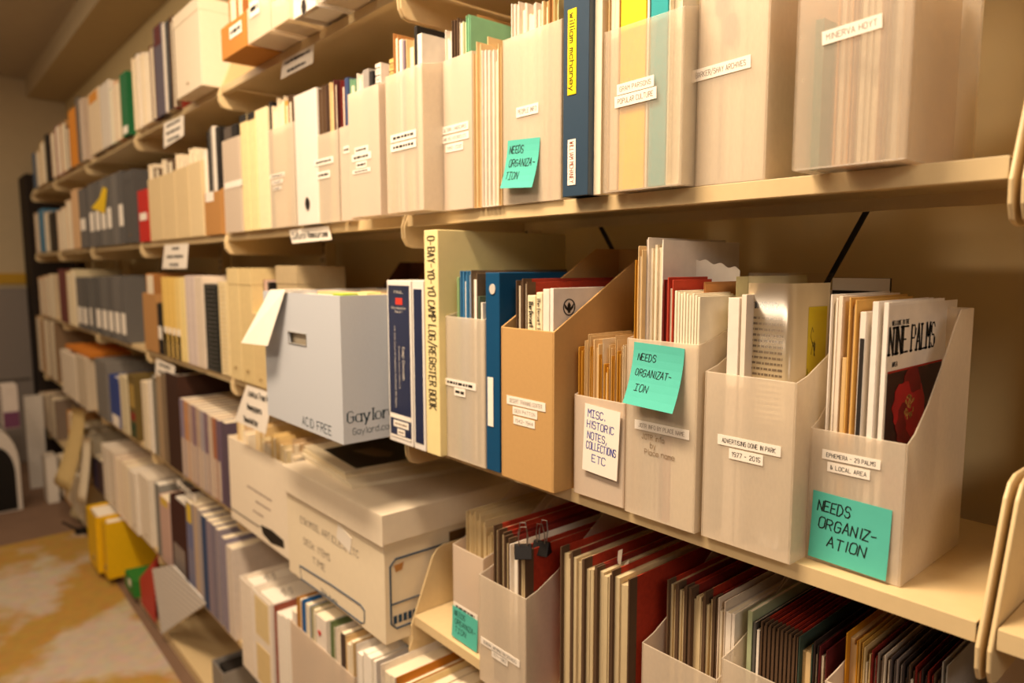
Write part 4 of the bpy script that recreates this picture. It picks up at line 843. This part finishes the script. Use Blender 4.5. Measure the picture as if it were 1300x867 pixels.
row(ZB, .69, W, [
 ('holder', 168, 200, 372, M('#b58650', .8, .06, .2, 120), '', dict(label='wide kraft box file with an open flap, third shelf near the grey binders', nick='the wide kraft file', curve='straight', hb=.24, wall=.003,
   inside=[('folder', 176, 196, 347, '#a9713a', 'brown card flap', dict(np=1, dy=.01))])),
 ('binder', 200.5, 206, 385, BLACK, 'black booklet binder', dict(mark=[(.3, .55, LAB)])),
 ('book', 207, 212, 352, '#e9c46a', 'golden yellow book', dict(mark=[(.0, .3, DARK), (.2, .38, LAB)])), ('book', 212.4, 217.5, 352, '#e9c46a', 'golden yellow book', dict(mark=[(.0, .3, DARK), (.2, .38, LAB)])), ('book', 218, 223, 353, '#e9c46a', 'golden yellow book', dict(mark=[(.0, .3, DARK), (.2, .38, LAB)])),
 ('book', 223.4, 229, 353, '#ebcd80', 'golden yellow book', dict(mark=[(.0, .3, DARK), (.2, .38, LAB)])), ('book', 229.5, 236, 352, '#f0d994', 'pale yellow book'), ('book', 236.5, 242, 350, LILAC, 'greyish white report'), ('book', 242.4, 248.5, 350, LILAC, 'greyish white report'),
 ('book', 249, 258.5, 351, '#dccbb6', 'thick pale report'), ('spiral', 259.5, 276.5, 361, '#191b18', 'black book with a white wire binding', dict(wire=M('#7d766b', .5))), ('spiral', 277.5, 288, 358, '#e3cf9e', 'cream comb bound book', dict(wire=M('#e9dcc0', .5))),
])
W = 'fourth shelf, third bay'
mags = []
for k, c in enumerate(['#8b7f92', '#c08a5c', '#b5998a', '#8a6f7a', '#b9a18c', '#a39aa0', '#7e6673', '#c7b4a0', '#a46a4c', '#6e5a6a']):
    mags.append(('magazine', 230+k*5.1, 234.8+k*5.1, 506+k*3.0, M(c, .5, .2, .1, 40), ['lilac grey magazine', 'orange tan magazine', 'dusty pink magazine', 'mauve magazine', 'sand coloured magazine', 'silver grey magazine', 'plum magazine', 'pale buff magazine', 'rust red magazine', 'dark violet magazine'][k], dict(mark=[(.02, .5, M('#cdb9a6', .6, .15, .1, 60))])))
row(ZD, .69, W, [
 ('booklet', 181, 187, 484, '#e2d3b6', 'cream booklet'), ('book', 187.5, 193, 482, WHITE, 'white book'), ('spiral', 193.5, 200, 478, '#8f8878', 'grey spiral booklet', dict(wire=GREY)), ('book', 200.5, 206, 476, '#a58c6c', 'brownish book'), ('book', 206.5, 211.5, 474, '#7e6a52', 'dull brown book'),
 ('binder', 212.5, 228, 474, '#3b2115', 'wide dark brown binder')]+mags)
row(ZD, .69, 'fourth shelf, second bay', [('magazine', 283, 289, 536, '#5a4a58', '', dict(label='dark purple magazine pressed against the open white carton'))])
W = 'fifth shelf, third bay'
it = [('box', 178, 191, 604, '#e9ddca', 'white pamphlet case'), ('spiral', 192, 203, 612, '#8d8a84', 'grey spiral book', dict(wire=GREY)), ('book', 204, 216.5, 632, PINKC, 'pinkish book with a yellow top', dict(mark=[(.88, .99, M('#d8b64a'))])),
 ('binder', 217.5, 237, 634, '#3e1b16', 'dark red brown binder', dict(mark=[(.08, .42, M('#8d8078'))])), ('magazine', 238, 246.5, 637, '#7b7a92', 'magazine with a yellow and violet spine', dict(mark=[(.78, .98, M('#d9b935')), (.5, .78, M('#6a6f95'))])), ('magazine', 247, 252, 640, '#b9a28c', 'tan magazine'), ('magazine', 252.5, 257, 646, '#a59a98', 'grey magazine'),
 ('magazine', 257.5, 263.5, 654, '#33466b', 'dark blue magazine'), ('magazine', 264, 269.5, 660, '#8c7f8c', 'mauve grey magazine'), ('magazine', 270, 275, 665, '#7c7484', 'violet grey magazine'), ('magazine', 275.5, 280, 671, '#958a92', 'dull grey magazine')]
row(ZE, .69, W, it)
W = 'fifth shelf, second bay'
row(ZE, .69, W, [('magazine', 283, 288, 682, '#8d8494', '', dict(label='grey violet magazine at the far end of the fifth shelf, second bay', d=.2)), ('book', 289, 297, 694, '#d7cabc', '', dict(label='pale hardback between the grey magazine and the white ring binders'))])
def rings(o, l, y, w, h):
    b = B()
    for k in (0, 1): b.tube([(w*.5+.011*math.cos(a*.45), .06+.02*k, h-.010+.011*math.sin(a*.45)) for a in range(14)], .0014, 6, closed=True)
    b.build('ring_mechanism', STEEL, o)
row(ZE, .66, W, [
 ('binder', 306, 321.5, 738, M('#efe3d2', .5), '', dict(label='white ring binder, farther of the two with rings showing on top', extra=[rings], d=.27)),
 ('binder', 322.5, 346, 757, M('#f1e6d6', .45), '', dict(label='wide white ring binder with yellowed spine inserts, nearer of the two', extra=[rings], d=.27, mark=[(.55, .96, M('#e2cc98', .5)), (.05, .45, M('#dfc791', .5))])),
 ('folder', 350, 372, 778, '#8c4a37', '', dict(label='brick red expanding folder beside the wide white ring binder', pages=PAPER, np=3, d=.27)),
])
def heart(o, l, y, w, h):
    q = onY(406, 804, y); x, z, s = q.x-l[0], q.z-l[2], .0075
    B().prism([(x, z-s), (x+s, z+s*.2), (x+s*.75, z+s*.8), (x+s*.3, z+s*.8), (x, z+s*.4), (x-s*.3, z+s*.8), (x-s*.75, z+s*.8), (x-s, z+s*.2)], 'y', -.0012, -.0002).build('red_heart', M('#c3261c'), o)
row(ZE, .635, W, [('holder', 371, 452, 820, FROST_GREY, '', dict(label='wide frosted file of cards, newspapers and folders under the white storage carton', nick='the wide mixed file', curve='flat', hb=.24, d=.25,
  inside=[('booklet', 372, 377, 774, WHITE, 'white card'), ('folder', 378, 384, 758, '#b5823f', 'orange brown folder', dict(np=1)), ('folder', 385, 395, 762, '#1f5f9e', 'bright blue folder'), ('folder', 396, 402, 768, '#a9a587', 'folded green grey newspaper'), ('booklet', 403, 416, 782, WHITE, 'white card with a red heart', dict(extra=[heart], name='greeting_card', cat='card')),
    ('folder', 417, 427, 788, '#6f7f52', 'olive green folder', dict(dy=.01)), ('folder', 428, 434, 778, WHITE, 'white envelope'), ('booklet', 434.5, 440, 790, '#4a3a30', 'dark brown booklet'), ('folder', 441, 450, 792, MANILA, 'manila folder')]))])
row(ZE, .63, W, [('folder', 455, 480, 826, '#d8d0c6', '', dict(label='crinkled translucent grey packet next to the wide mixed file', np=4, pages=PAPER, d=.2)), ('folder', 484, 503, 822, WHITE, '', dict(label='white folded sheet beside the crinkled grey packet', d=.2)),
  ('folder', 505, 517, 828, '#bd7a22', '', dict(label='orange brown folder just under the lower shelf end bracket', d=.2)), ('folder', 519, 552, 850, '#e6cd98', '', dict(label='thick cream folder bundle below the lower shelf end bracket', d=.2, np=4)), ('folder', 556, 590, 866, '#b9b0a6', '', dict(label='grey folder bundle nearest the frosted files of the lower shelf', d=.2, np=4))])
# on the base deck of the second bay
xa = fx(283, .70, ZG+.05); o = empty('small_box', (onZ(283, 850, ZG+.06).x-.0, .70, ZG+.0004))
w, h = .11, fz(838, onZ(283, 850, ZG+.06).x, .70)-ZG; b = B(); b.box(0, w, 0, .003, 0, h).box(0, w, .147, .15, 0, h).box(0, .003, .003, .147, 0, h).box(w-.003, w, .003, .147, 0, h).box(.003, w-.003, .003, .147, 0, .003)
b.build('box_body', M('#8f8a84', .6), o); B().box(.012, w-.012, .02, .13, .004, h-.012).build('dark_block', M('#26221e'), o)  # solid dark block filling most of the box
tag(o, 'small grey open box standing on the bare base deck', 'box')

# ------------------------------------------------------------------ fourth to farthest bays
W = 'top shelf, fourth bay'
row(ZC, .68, W, [
 ('binder', 113, 127, 116, '#dcc7a6', 'pale buff case with an orange tab', dict(mark=[(.82, .98, M('#cf8a2a'))])), ('binder', 128, 139.5, 106, M('#efe5d6', .2), 'shiny white binder'), ('folder', 140.5, 146, 110, '#c9d0ba', 'pale green striped folder', dict(np=1)),
 ('folder', 146.5, 152.5, 100, '#e0b48c', 'peach folder'), ('binder', 153.5, 168, 90, '#1c6a3a', 'bright green binder', dict(mark=[(.04, .16, LAB)])), ('folder', 169, 174, 72, CREAM, 'cream folder')])
q = onY(162, 74, .69); b = B().sheet(lambda u, v: ((.055*math.cos(u*6.28)*(1-.35*v)+.0, .05+.045*math.sin(u*6.28)*(1-.3*v), .075*v), (math.cos(u*6.28), math.sin(u*6.28), 0)), 18, 4, .0008)
zt = fz(90, q.x, .69); o = b.build('plastic_bag', clear_film('crumpled_film', .5, .2), None, (q.x-.01, .70, zt-.006), smooth=True); tag(o, 'clear crumpled plastic bag resting over the bright green binder', 'bag')
W = 'top shelf, fifth bay'
row(ZC, .68, W, [('folder', 72, 77, 158, '#c9a0a0', 'dusty pink folder'), ('folder', 78, 84, 154, '#c49a66', 'tan folder', dict(np=1)), ('folder', 84.5, 88, 158, '#6d4a30', 'dark brown folder', dict(np=1)), ('book', 88.5, 96.5, 139, ORANGE, 'orange book'), ('booklet', 97.5, 101.5, 124, '#6b6258', 'grey topped booklet'), ('booklet', 102, 107, 126, '#cdb9a4', 'pale booklet')])
W = 'top shelf, farthest bay'
row(ZC, .68, W, [('book', 42, 46, 194, '#54667a', 'blue grey book'), ('folder', 46.5, 51, 190, TAN, 'tan folder'), ('folder', 51.5, 57, 178, '#cbb084', 'buff folder'), ('binder', 58, 64, 170, BLACK, 'black binder'), ('folder', 65, 70, 166, '#b08a6a', 'dull tan folder')])
W = 'second shelf, fourth bay'
its = []
for k in range(6):
    its.append(('binder', 113+k*7.4, 119.6+k*7.4, 234-k*3.2, ['#6a6662', '#5f5c59', '#6f6b66', '#64615d', '#706c68', '#5b5856'][k], 'dark grey document binder', dict(mark=[(.25, .55, LAB)] if k != 4 else None)))
its.append(('box', 158, 173, 217, '#54514f', 'wide dark grey case'))
row(ZA, .685, W, its)
a = [onY(*k, .682) for k in ((131, 237), (136, 240), (133, 271), (116, 264), (126, 252))]
tag(B().prism([(k.x, k.z) for k in a], 'y', .681, .6818).build('yellow_tag', M('#e9c318', .7)), 'bright yellow paper tag hanging in front of the dark grey binders', 'tag')
W = 'second shelf, fifth bay'
row(ZA, .685, W, [('folder', 73, 78.5, 266, '#cbb094', 'pale tan folder'), ('folder', 79, 84.5, 262, '#d2b898', 'pale tan folder'), ('folder', 85, 91, 253, '#d6bd9c', 'cream folder'), ('book', 92, 100, 241, '#d9b184', 'peach coloured book'), ('binder', 101, 110, 240, '#66625f', 'grey binder', dict(mark=[(.3, .5, LAB)]))])
W = 'second shelf, farthest bay'
row(ZA, .69, W, [('folder', 45, 49, 270, '#cbb39c', 'pale folder'), ('book', 50, 56, 266, '#4a7fa0', 'light blue book'), ('folder', 57, 62, 268, '#b8aa98', 'grey folder'), ('binder', 63, 70, 270, BLACK, 'black binder')])
W = 'third shelf, fourth bay'
row(ZB, .685, W, [('binder', 113+k*7.9, 120.2+k*7.9, 352-k*.4, ['#65625e', '#5b5957', '#6b6864', '#605d5a', '#6e6a66', '#64615e'][k], 'grey document binder', dict(mark=[(.12, .44, LAB)])) for k in range(6)])
W = 'third shelf, fifth bay'
row(ZB, .685, W, [('binder', 73, 85, 342, '#6f3a36', 'maroon binder'), ('folder', 86, 91, 345, '#cdbb8a', 'pale folder'), ('folder', 91.5, 97, 342, '#d8c9a4', 'pale cream folder'), ('binder', 98, 104, 352, '#67635f', 'grey binder', dict(mark=[(.1, .42, LAB)])), ('binder', 104.5, 110.5, 352, '#5e5b58', 'grey binder', dict(mark=[(.1, .42, LAB)]))])
W = 'third shelf, farthest bay'
row(ZB, .69, W, [('folder', 50, 56, 352, '#cda884', 'tan paper bundle'), ('folder', 56.5, 63, 350, '#c9a888', 'tan paper bundle'), ('folder', 63.5, 69, 348, '#d6c2a0', 'pale paper bundle')])
W = 'fourth shelf, fourth bay'
row(ZD, .69, W, [('binder', 140, 152, 478, '#34468a', 'blue book with a white foot', dict(mark=[(.0, .22, LAB)])), ('box', 153, 163, 478, '#d8cba8', 'pale box'), ('box', 164, 173, 476, '#6e5b2e', 'striped box of green, red and gold', dict(mark=[(.3, .42, M('#8c2f22')), (.05, .26, M('#27442c')), (.5, .95, M('#b0924a'))]))])
W = 'fourth shelf, fifth bay'
row(ZD, .66, W, [('box', 78, 97, 448, '#e6d8c2', 'white document case'), ('box', 98, 110, 452, '#cdbda4', 'pale grey case')])
row(ZD, .68, 'fourth shelf, fourth bay', [('box', 114, 138.5, 456, '#7b7670', '', dict(label='wide grey case below the grey document binders, fourth bay'))])
a = onY(108, 446, .66); zt = fz(449, a.x, .66)
b = B().prism([(0, 0), (.62, .01), (.60, .20), (.02, .22)], 'z', 0, .02); tag(b.build('envelope', M('#d2802a', .7, .1, .3), None, (fx(84, .67, zt), .665, max(fz(448, fx(84, .67, zt), .66), fz(452, fx(104, .67, zt), .66))+.004)), 'orange envelope lying on the pale cases below the grey binders', 'envelope')
W = 'fourth shelf, farthest bay'
row(ZD, .69, W, [('folder', 48, 56, 400, '#b3906c', 'brown paper bundle'), ('folder', 56.5, 63, 398, '#a98a6a', 'dull brown bundle'), ('folder', 63.5, 70, 402, '#8e7458', 'dark tan bundle')])
W = 'fifth shelf, fourth bay'
row(ZE, .68, W, [('box', 131, 139, 566, '#e6dac8', 'white pamphlet case'), ('box', 139.5, 147, 572, '#e2d4c0', 'white pamphlet case'), ('folder', 147.5, 153, 580, '#d9c6b4', 'pale folder', dict(np=3)), ('folder', 153.5, 159, 584, '#d6bfae', 'pale pinkish folder', dict(np=3)), ('folder', 159.5, 165, 590, '#dcc8b0', 'buff folder', dict(np=3)), ('box', 165.5, 173.5, 598, '#eadfce', 'white pamphlet case'),
  ('magazine', 117, 123, 580, '#5a4f6c', 'violet magazine'), ('magazine', 123.5, 129, 584, '#4d3a38', 'dark brown magazine')])
W = 'fifth shelf, fifth bay'
row(ZE, .68, W, [('folder', 82, 92, 520, '#b8864f', 'kraft folder'), ('folder', 93, 101, 540, '#d8caa8', 'cream folder'), ('folder', 102, 109, 548, '#cdbfa4', 'pale folder')])
row(ZE, .69, 'fifth shelf, farthest bay', [('folder', 50, 56, 500, '#9c8672', 'grey brown bundle'), ('folder', 57, 63, 498, '#ab9078', 'pale brown bundle'), ('folder', 64, 70, 505, '#8a7868', 'dark grey bundle')])
# slumped cream sheets hanging over the fifth shelf of the fifth bay
def slump(name, px, py, Y, w, h, out, m, label):
    p = onY(px, py, Y)
    o = B().sheet(lambda u, v: ((w*(u-.5)*(1+.3*(1-v))-.05*(1-v), -out*(1-v)**1.6-.012*math.sin(u*7), h*(v-1)), (0, -1, .2)), 10, 8, .002).build(name, m, None, p, smooth=True)
    tag(o, label, 'paper')
slump('paper_sheet', 101, 520, .665, .34, .42, .10, M('#d9bf84', .85), 'cream paper folder slumping forward over the fifth shelf below the white case')
slump('paper_sheet', 112, 556, .655, .18, .34, .04, M('#e6d9be', .85), 'pale paper sheet hanging beside the slumped cream folder')
slump('paper_sheet', 99, 636, .69, .22, .22, .05, M('#d2c093', .85), 'crumpled tan sheet near the floor left of the yellow binders')
row(ZG, .67, 'base deck, fifth bay', [('book', 72, 80, 562, '#e2d6c4', 'white pamphlet case'), ('folder', 81, 90, 580, '#b6864e', 'kraft folder', dict(np=1)), ('folder', 91, 106, 600, '#c9b998', 'pale bundle', dict(np=4))])
# yellow binders and the things between them and the lined sheet
xa, w, h = span(120, 133, 640, .63, ZG); h = min(h, .27); o = binder('ring_binder', (xa, .60, ZG+.0004), w*.95, .30, h, M('#e3b50c', .6)); tag(o, 'tall yellow binder on the base deck, its twin standing nearer', 'binder')
xa2 = xa+w*.95+.004; o = binder('ring_binder', (xa2, .62, ZG+.0004), .10, .30, h*.98, M('#e3b50c', .6)); tag(o, 'tall yellow binder with its broad side showing, nearest the red folder', 'binder')
a = onZ(166, 742, ZG); b = B().prism([(0, 0), (.16, .0), (.18, .12), (.02, .14)], 'z', 0, .075).prism([(.06, -.001), (.1, -.001), (.1, .02), (.06, .02)], 'z', .03, .06, 1)
tag(b.build('pouch', [M('#2f7a2c'), LABEL], None, (a.x, .665, ZG+.0004)), 'small green pouch with a white mark beside the yellow binders', 'pouch')
cA, cB, cC, cD = onZ(197, 791, ZG+.001), onZ(180, 766, ZG+.001), onY(177, 734, .675), onY(195, 712, .675); o = empty('open_folder', cA)
b = [tuple(k-cA) for k in (cB, cA, cD, cC)]; nb = [(x-.001, y+.004, z) for x, y, z in b]
B().hexa([b[0], b[1], nb[1], nb[0]], [b[3], b[2], nb[2], nb[3]]).build('front_leaf', M('#b8322a', .55), o)
b2 = [(x-.012, y+.018, z*1.02) for x, y, z in b]; b2[2] = (b2[2][0]+.01, b2[2][1], b2[2][2]+.02); nb = [(x-.001, y+.004, z) for x, y, z in b2]
B().hexa([b2[0], b2[1], nb[1], nb[0]], [b2[3], b2[2], nb[2], nb[3]]).build('back_leaf', M('#8e1a16', .6), o)
tag(o, 'red folder standing open on the base deck against the lined sheet', 'folder')
def ruled():
    m = M('#ded9d4', .8, .03, .05, 61).copy(); nt = m.node_tree; bs = nt.nodes['Principled BSDF']
    tc = nt.nodes.new('ShaderNodeTexCoord'); wv = nt.nodes.new('ShaderNodeTexWave'); wv.bands_direction = 'Z'; wv.inputs['Scale'].default_value = 14; wv.inputs['Distortion'].default_value = 0
    r = nt.nodes.new('ShaderNodeValToRGB'); r.color_ramp.elements[0].position = .05; r.color_ramp.elements[1].position = .3; r.color_ramp.elements[0].color = (*lin('#a09fa0'), 1); r.color_ramp.elements[1].color = (*lin('#e0dbd5'), 1)
    nt.links.new(tc.outputs['Object'], wv.inputs[0]); nt.links.new(wv.outputs['Fac'], r.inputs[0]); nt.links.new(r.outputs[0], bs.inputs['Base Color']); return m
cA, cB, cD = onZ(205, 805, ZG+.001), onY(193, 722, .652), onY(262, 766, .690); nn = (cB-cA).cross(cD-cA); dr = ray(219, 717); cC = dr*(cA.dot(nn)/dr.dot(nn))
b = [tuple(k-cA) for k in (cA, cD, cC, cB)]; nb = [(x+.002, y+.004, z) for x, y, z in b]
o = B().hexa([b[0], b[1], nb[1], nb[0]], [b[3], b[2], nb[2], nb[3]]).build('lined_sheet', ruled(), None, cA)
tag(o, 'white ruled sheet of board leaning beside the red folder', 'board')
# far end of the aisle
B_ = M('#2a2019', .8)
o = B().box(-6.45, -6.07, .71, .985, 0, 2.12).build('dark_end_block', B_, None, (0, 0, ZF), bevel=.004); tag(o, 'dark brown block standing for the dark recess at the far end of the shelving', 'cabinet')  # solid dark block added in place of the dark recess past the last bay
p = onX(0, 366, -6.35); q = onX(45, 510, -6.35)
o = empty('metal_cabinet', (-6.50, -.9, ZF))
B().box(0, .15, 0, q.y+.9, 0, p.z-ZF).build('cabinet_body', M('#8a8078', .6, .05, .1), o, bevel=.006)
B().box(.15, .155, .1, q.y+.88, .62, .64).build('seam_strip', M('#5f574e', .6), o)
tag(o, 'grey metal cabinet against the far wall beneath the yellow strip', 'cabinet')
def at_floor(px, py): return onZ(px, py, ZF)
a = at_floor(22, 648); Xf = a.x; y0, y1 = onX(0, 600, Xf).y-.12, onX(26, 600, Xf).y; z1 = onX(10, 545, Xf).z-ZF; n = 16
arch = [(y0, 0)]+[((y0+y1)/2+(y1-y0)/2*math.cos(math.pi-math.pi*k/n), z1*.55+z1*.45*math.sin(math.pi*k/n)) for k in range(n+1)]+[(y1, 0)]
sc_ = lambda P, f: [((y0+y1)/2+((a_-(y0+y1)/2)*f), b_*f+.01) for a_, b_ in P]
o = B().prism(arch, 'x', -.2, 0).build('arched_case', M('#d8d0c6', .5), None, (Xf, 0, ZF), bevel=.004); B().prism(sc_(arch, .78), 'x', -.001, .003).build('black_panel', M('#14110f', .5), o)
tag(o, 'white arched case with a black front on the floor by the far wall', 'case')
y0, y1 = onX(4, 520, Xf).y, onX(24, 520, Xf).y
o = B().box(-.18, -.01, y0, y1, 0, onX(10, 490, Xf).z-ZF-z1-.004).build('carton', M('#d9cfc6', .7), None, (Xf, 0, ZF+z1+.001)); B().box(-.009, -.005, y0, y1, .005, .10).build('purple_band', M('#6e3f5e', .7), o)
tag(o, 'upright white carton with a purple band on top of the arched case', 'carton')
a = at_floor(50, 618); o = B().box(-.02, .02, -.05, .05, 0, onX(44, 502, a.x).z-ZF).build('white_board', M('#d6cfc6', .6), None, (a.x, a.y, ZF)); tag(o, 'narrow white board standing upright at the far end of the aisle', 'board')
a = at_floor(78, 632); o = B().box(-.08, .08, -.03, .03, 0, onX(75, 575, a.x).z-ZF).build('white_case', M('#e2dace', .6), None, (a.x, a.y-.05, ZF)); tag(o, 'white case standing on the floor past the pale floor mat', 'case')
a = at_floor(103, 677); o = B().prism([(.03*math.cos(k*.63), .03*math.sin(k*.63)) for k in range(10)], 'z', 0, .025).build('wire_stand', DARK, None, a); B().tube([(0, 0, .02), (.03, -.04, .05), (.05, -.09, .10)], .006, 6).build('bent_wire', DARK, o)
tag(o, 'black footed bent wire stand at the corner of the floor mat', 'stand')

# ------------------------------------------------------------------ paper signs on the shelf edges
def sign(pts, lines, label, Y=.694, tilt=0):
    q = [onY(px, py, Y) for px, py in pts]; cx, cz = sum(k.x for k in q)/4, sum(k.z for k in q)/4
    o = B().hexa([(q[3].x-cx, -.0, q[3].z-cz), (q[2].x-cx, 0, q[2].z-cz), (q[2].x-cx, .0006, q[2].z-cz), (q[3].x-cx, .0006, q[3].z-cz)],
                 [(q[0].x-cx, 0, q[0].z-cz), (q[1].x-cx, 0, q[1].z-cz), (q[1].x-cx, .0006, q[1].z-cz), (q[0].x-cx, .0006, q[0].z-cz)]).build('shelf_sign', LABEL, None, (cx, Y, cz))
    W_ = abs(q[1].x-q[0].x); H_ = abs(q[0].z-q[3].z); up = (q[0]+q[1])/2-(q[2]+q[3])/2; n = len(lines); ang = math.atan2((q[1]-q[0]).z, (q[1]-q[0]).x)
    for i, (t, f) in enumerate(lines):
        c = up*(.5-(i+.5)/n)
        if t == '~': scribble(o, c.x-W_*f/2, c.x+W_*f/2, c.z, -.0005, H_/n*.36, INK)
        else: lettering(o, t, c.x, c.z, -.0006, H_/n*.40, INK, .2, W_*f, tilt=ang, serif=False)
    tag(o, label, 'sign')
sign([(359, 77), (398, 56), (397, 80), (356, 101)], [('~', .8), ('~', .6)], 'white paper sign with two printed lines on the top shelf edge, second bay')
sign([(367, 292), (417, 287), (421, 304), (371, 309)], [('Cultural Resources', .9)], 'white paper sign reading Cultural Resources under the shiny white binder')
sign([(208, 157), (233, 146), (233, 172), (208, 188)], [('~', .7), ('~', .7), ('~', .6)], 'white paper sign on the top shelf edge, third bay')
sign([(209, 311), (239, 309), (237, 341), (206, 341)], [('~', .3), ('~', .7), ('~', .4)], 'white paper sign hanging above the golden yellow books')
sign([(198, 455), (222, 465), (221, 493), (197, 485)], [('~', .6), ('~', .7), ('~', .5)], 'white paper sign hanging below the golden yellow books')
sign([(313, 489), (347, 500), (337, 551), (298, 534)], [('Joshua Tree N', .75), ('Newspapers', .55), ('Newsletter', .55)], 'slanted white paper sign reading Joshua Tree above the open white carton', Y=.64)
sign([(225, 609), (249, 631), (249, 637), (225, 616)], [('~', .8)], 'thin white label strip on the fourth shelf edge above the dark magazines')
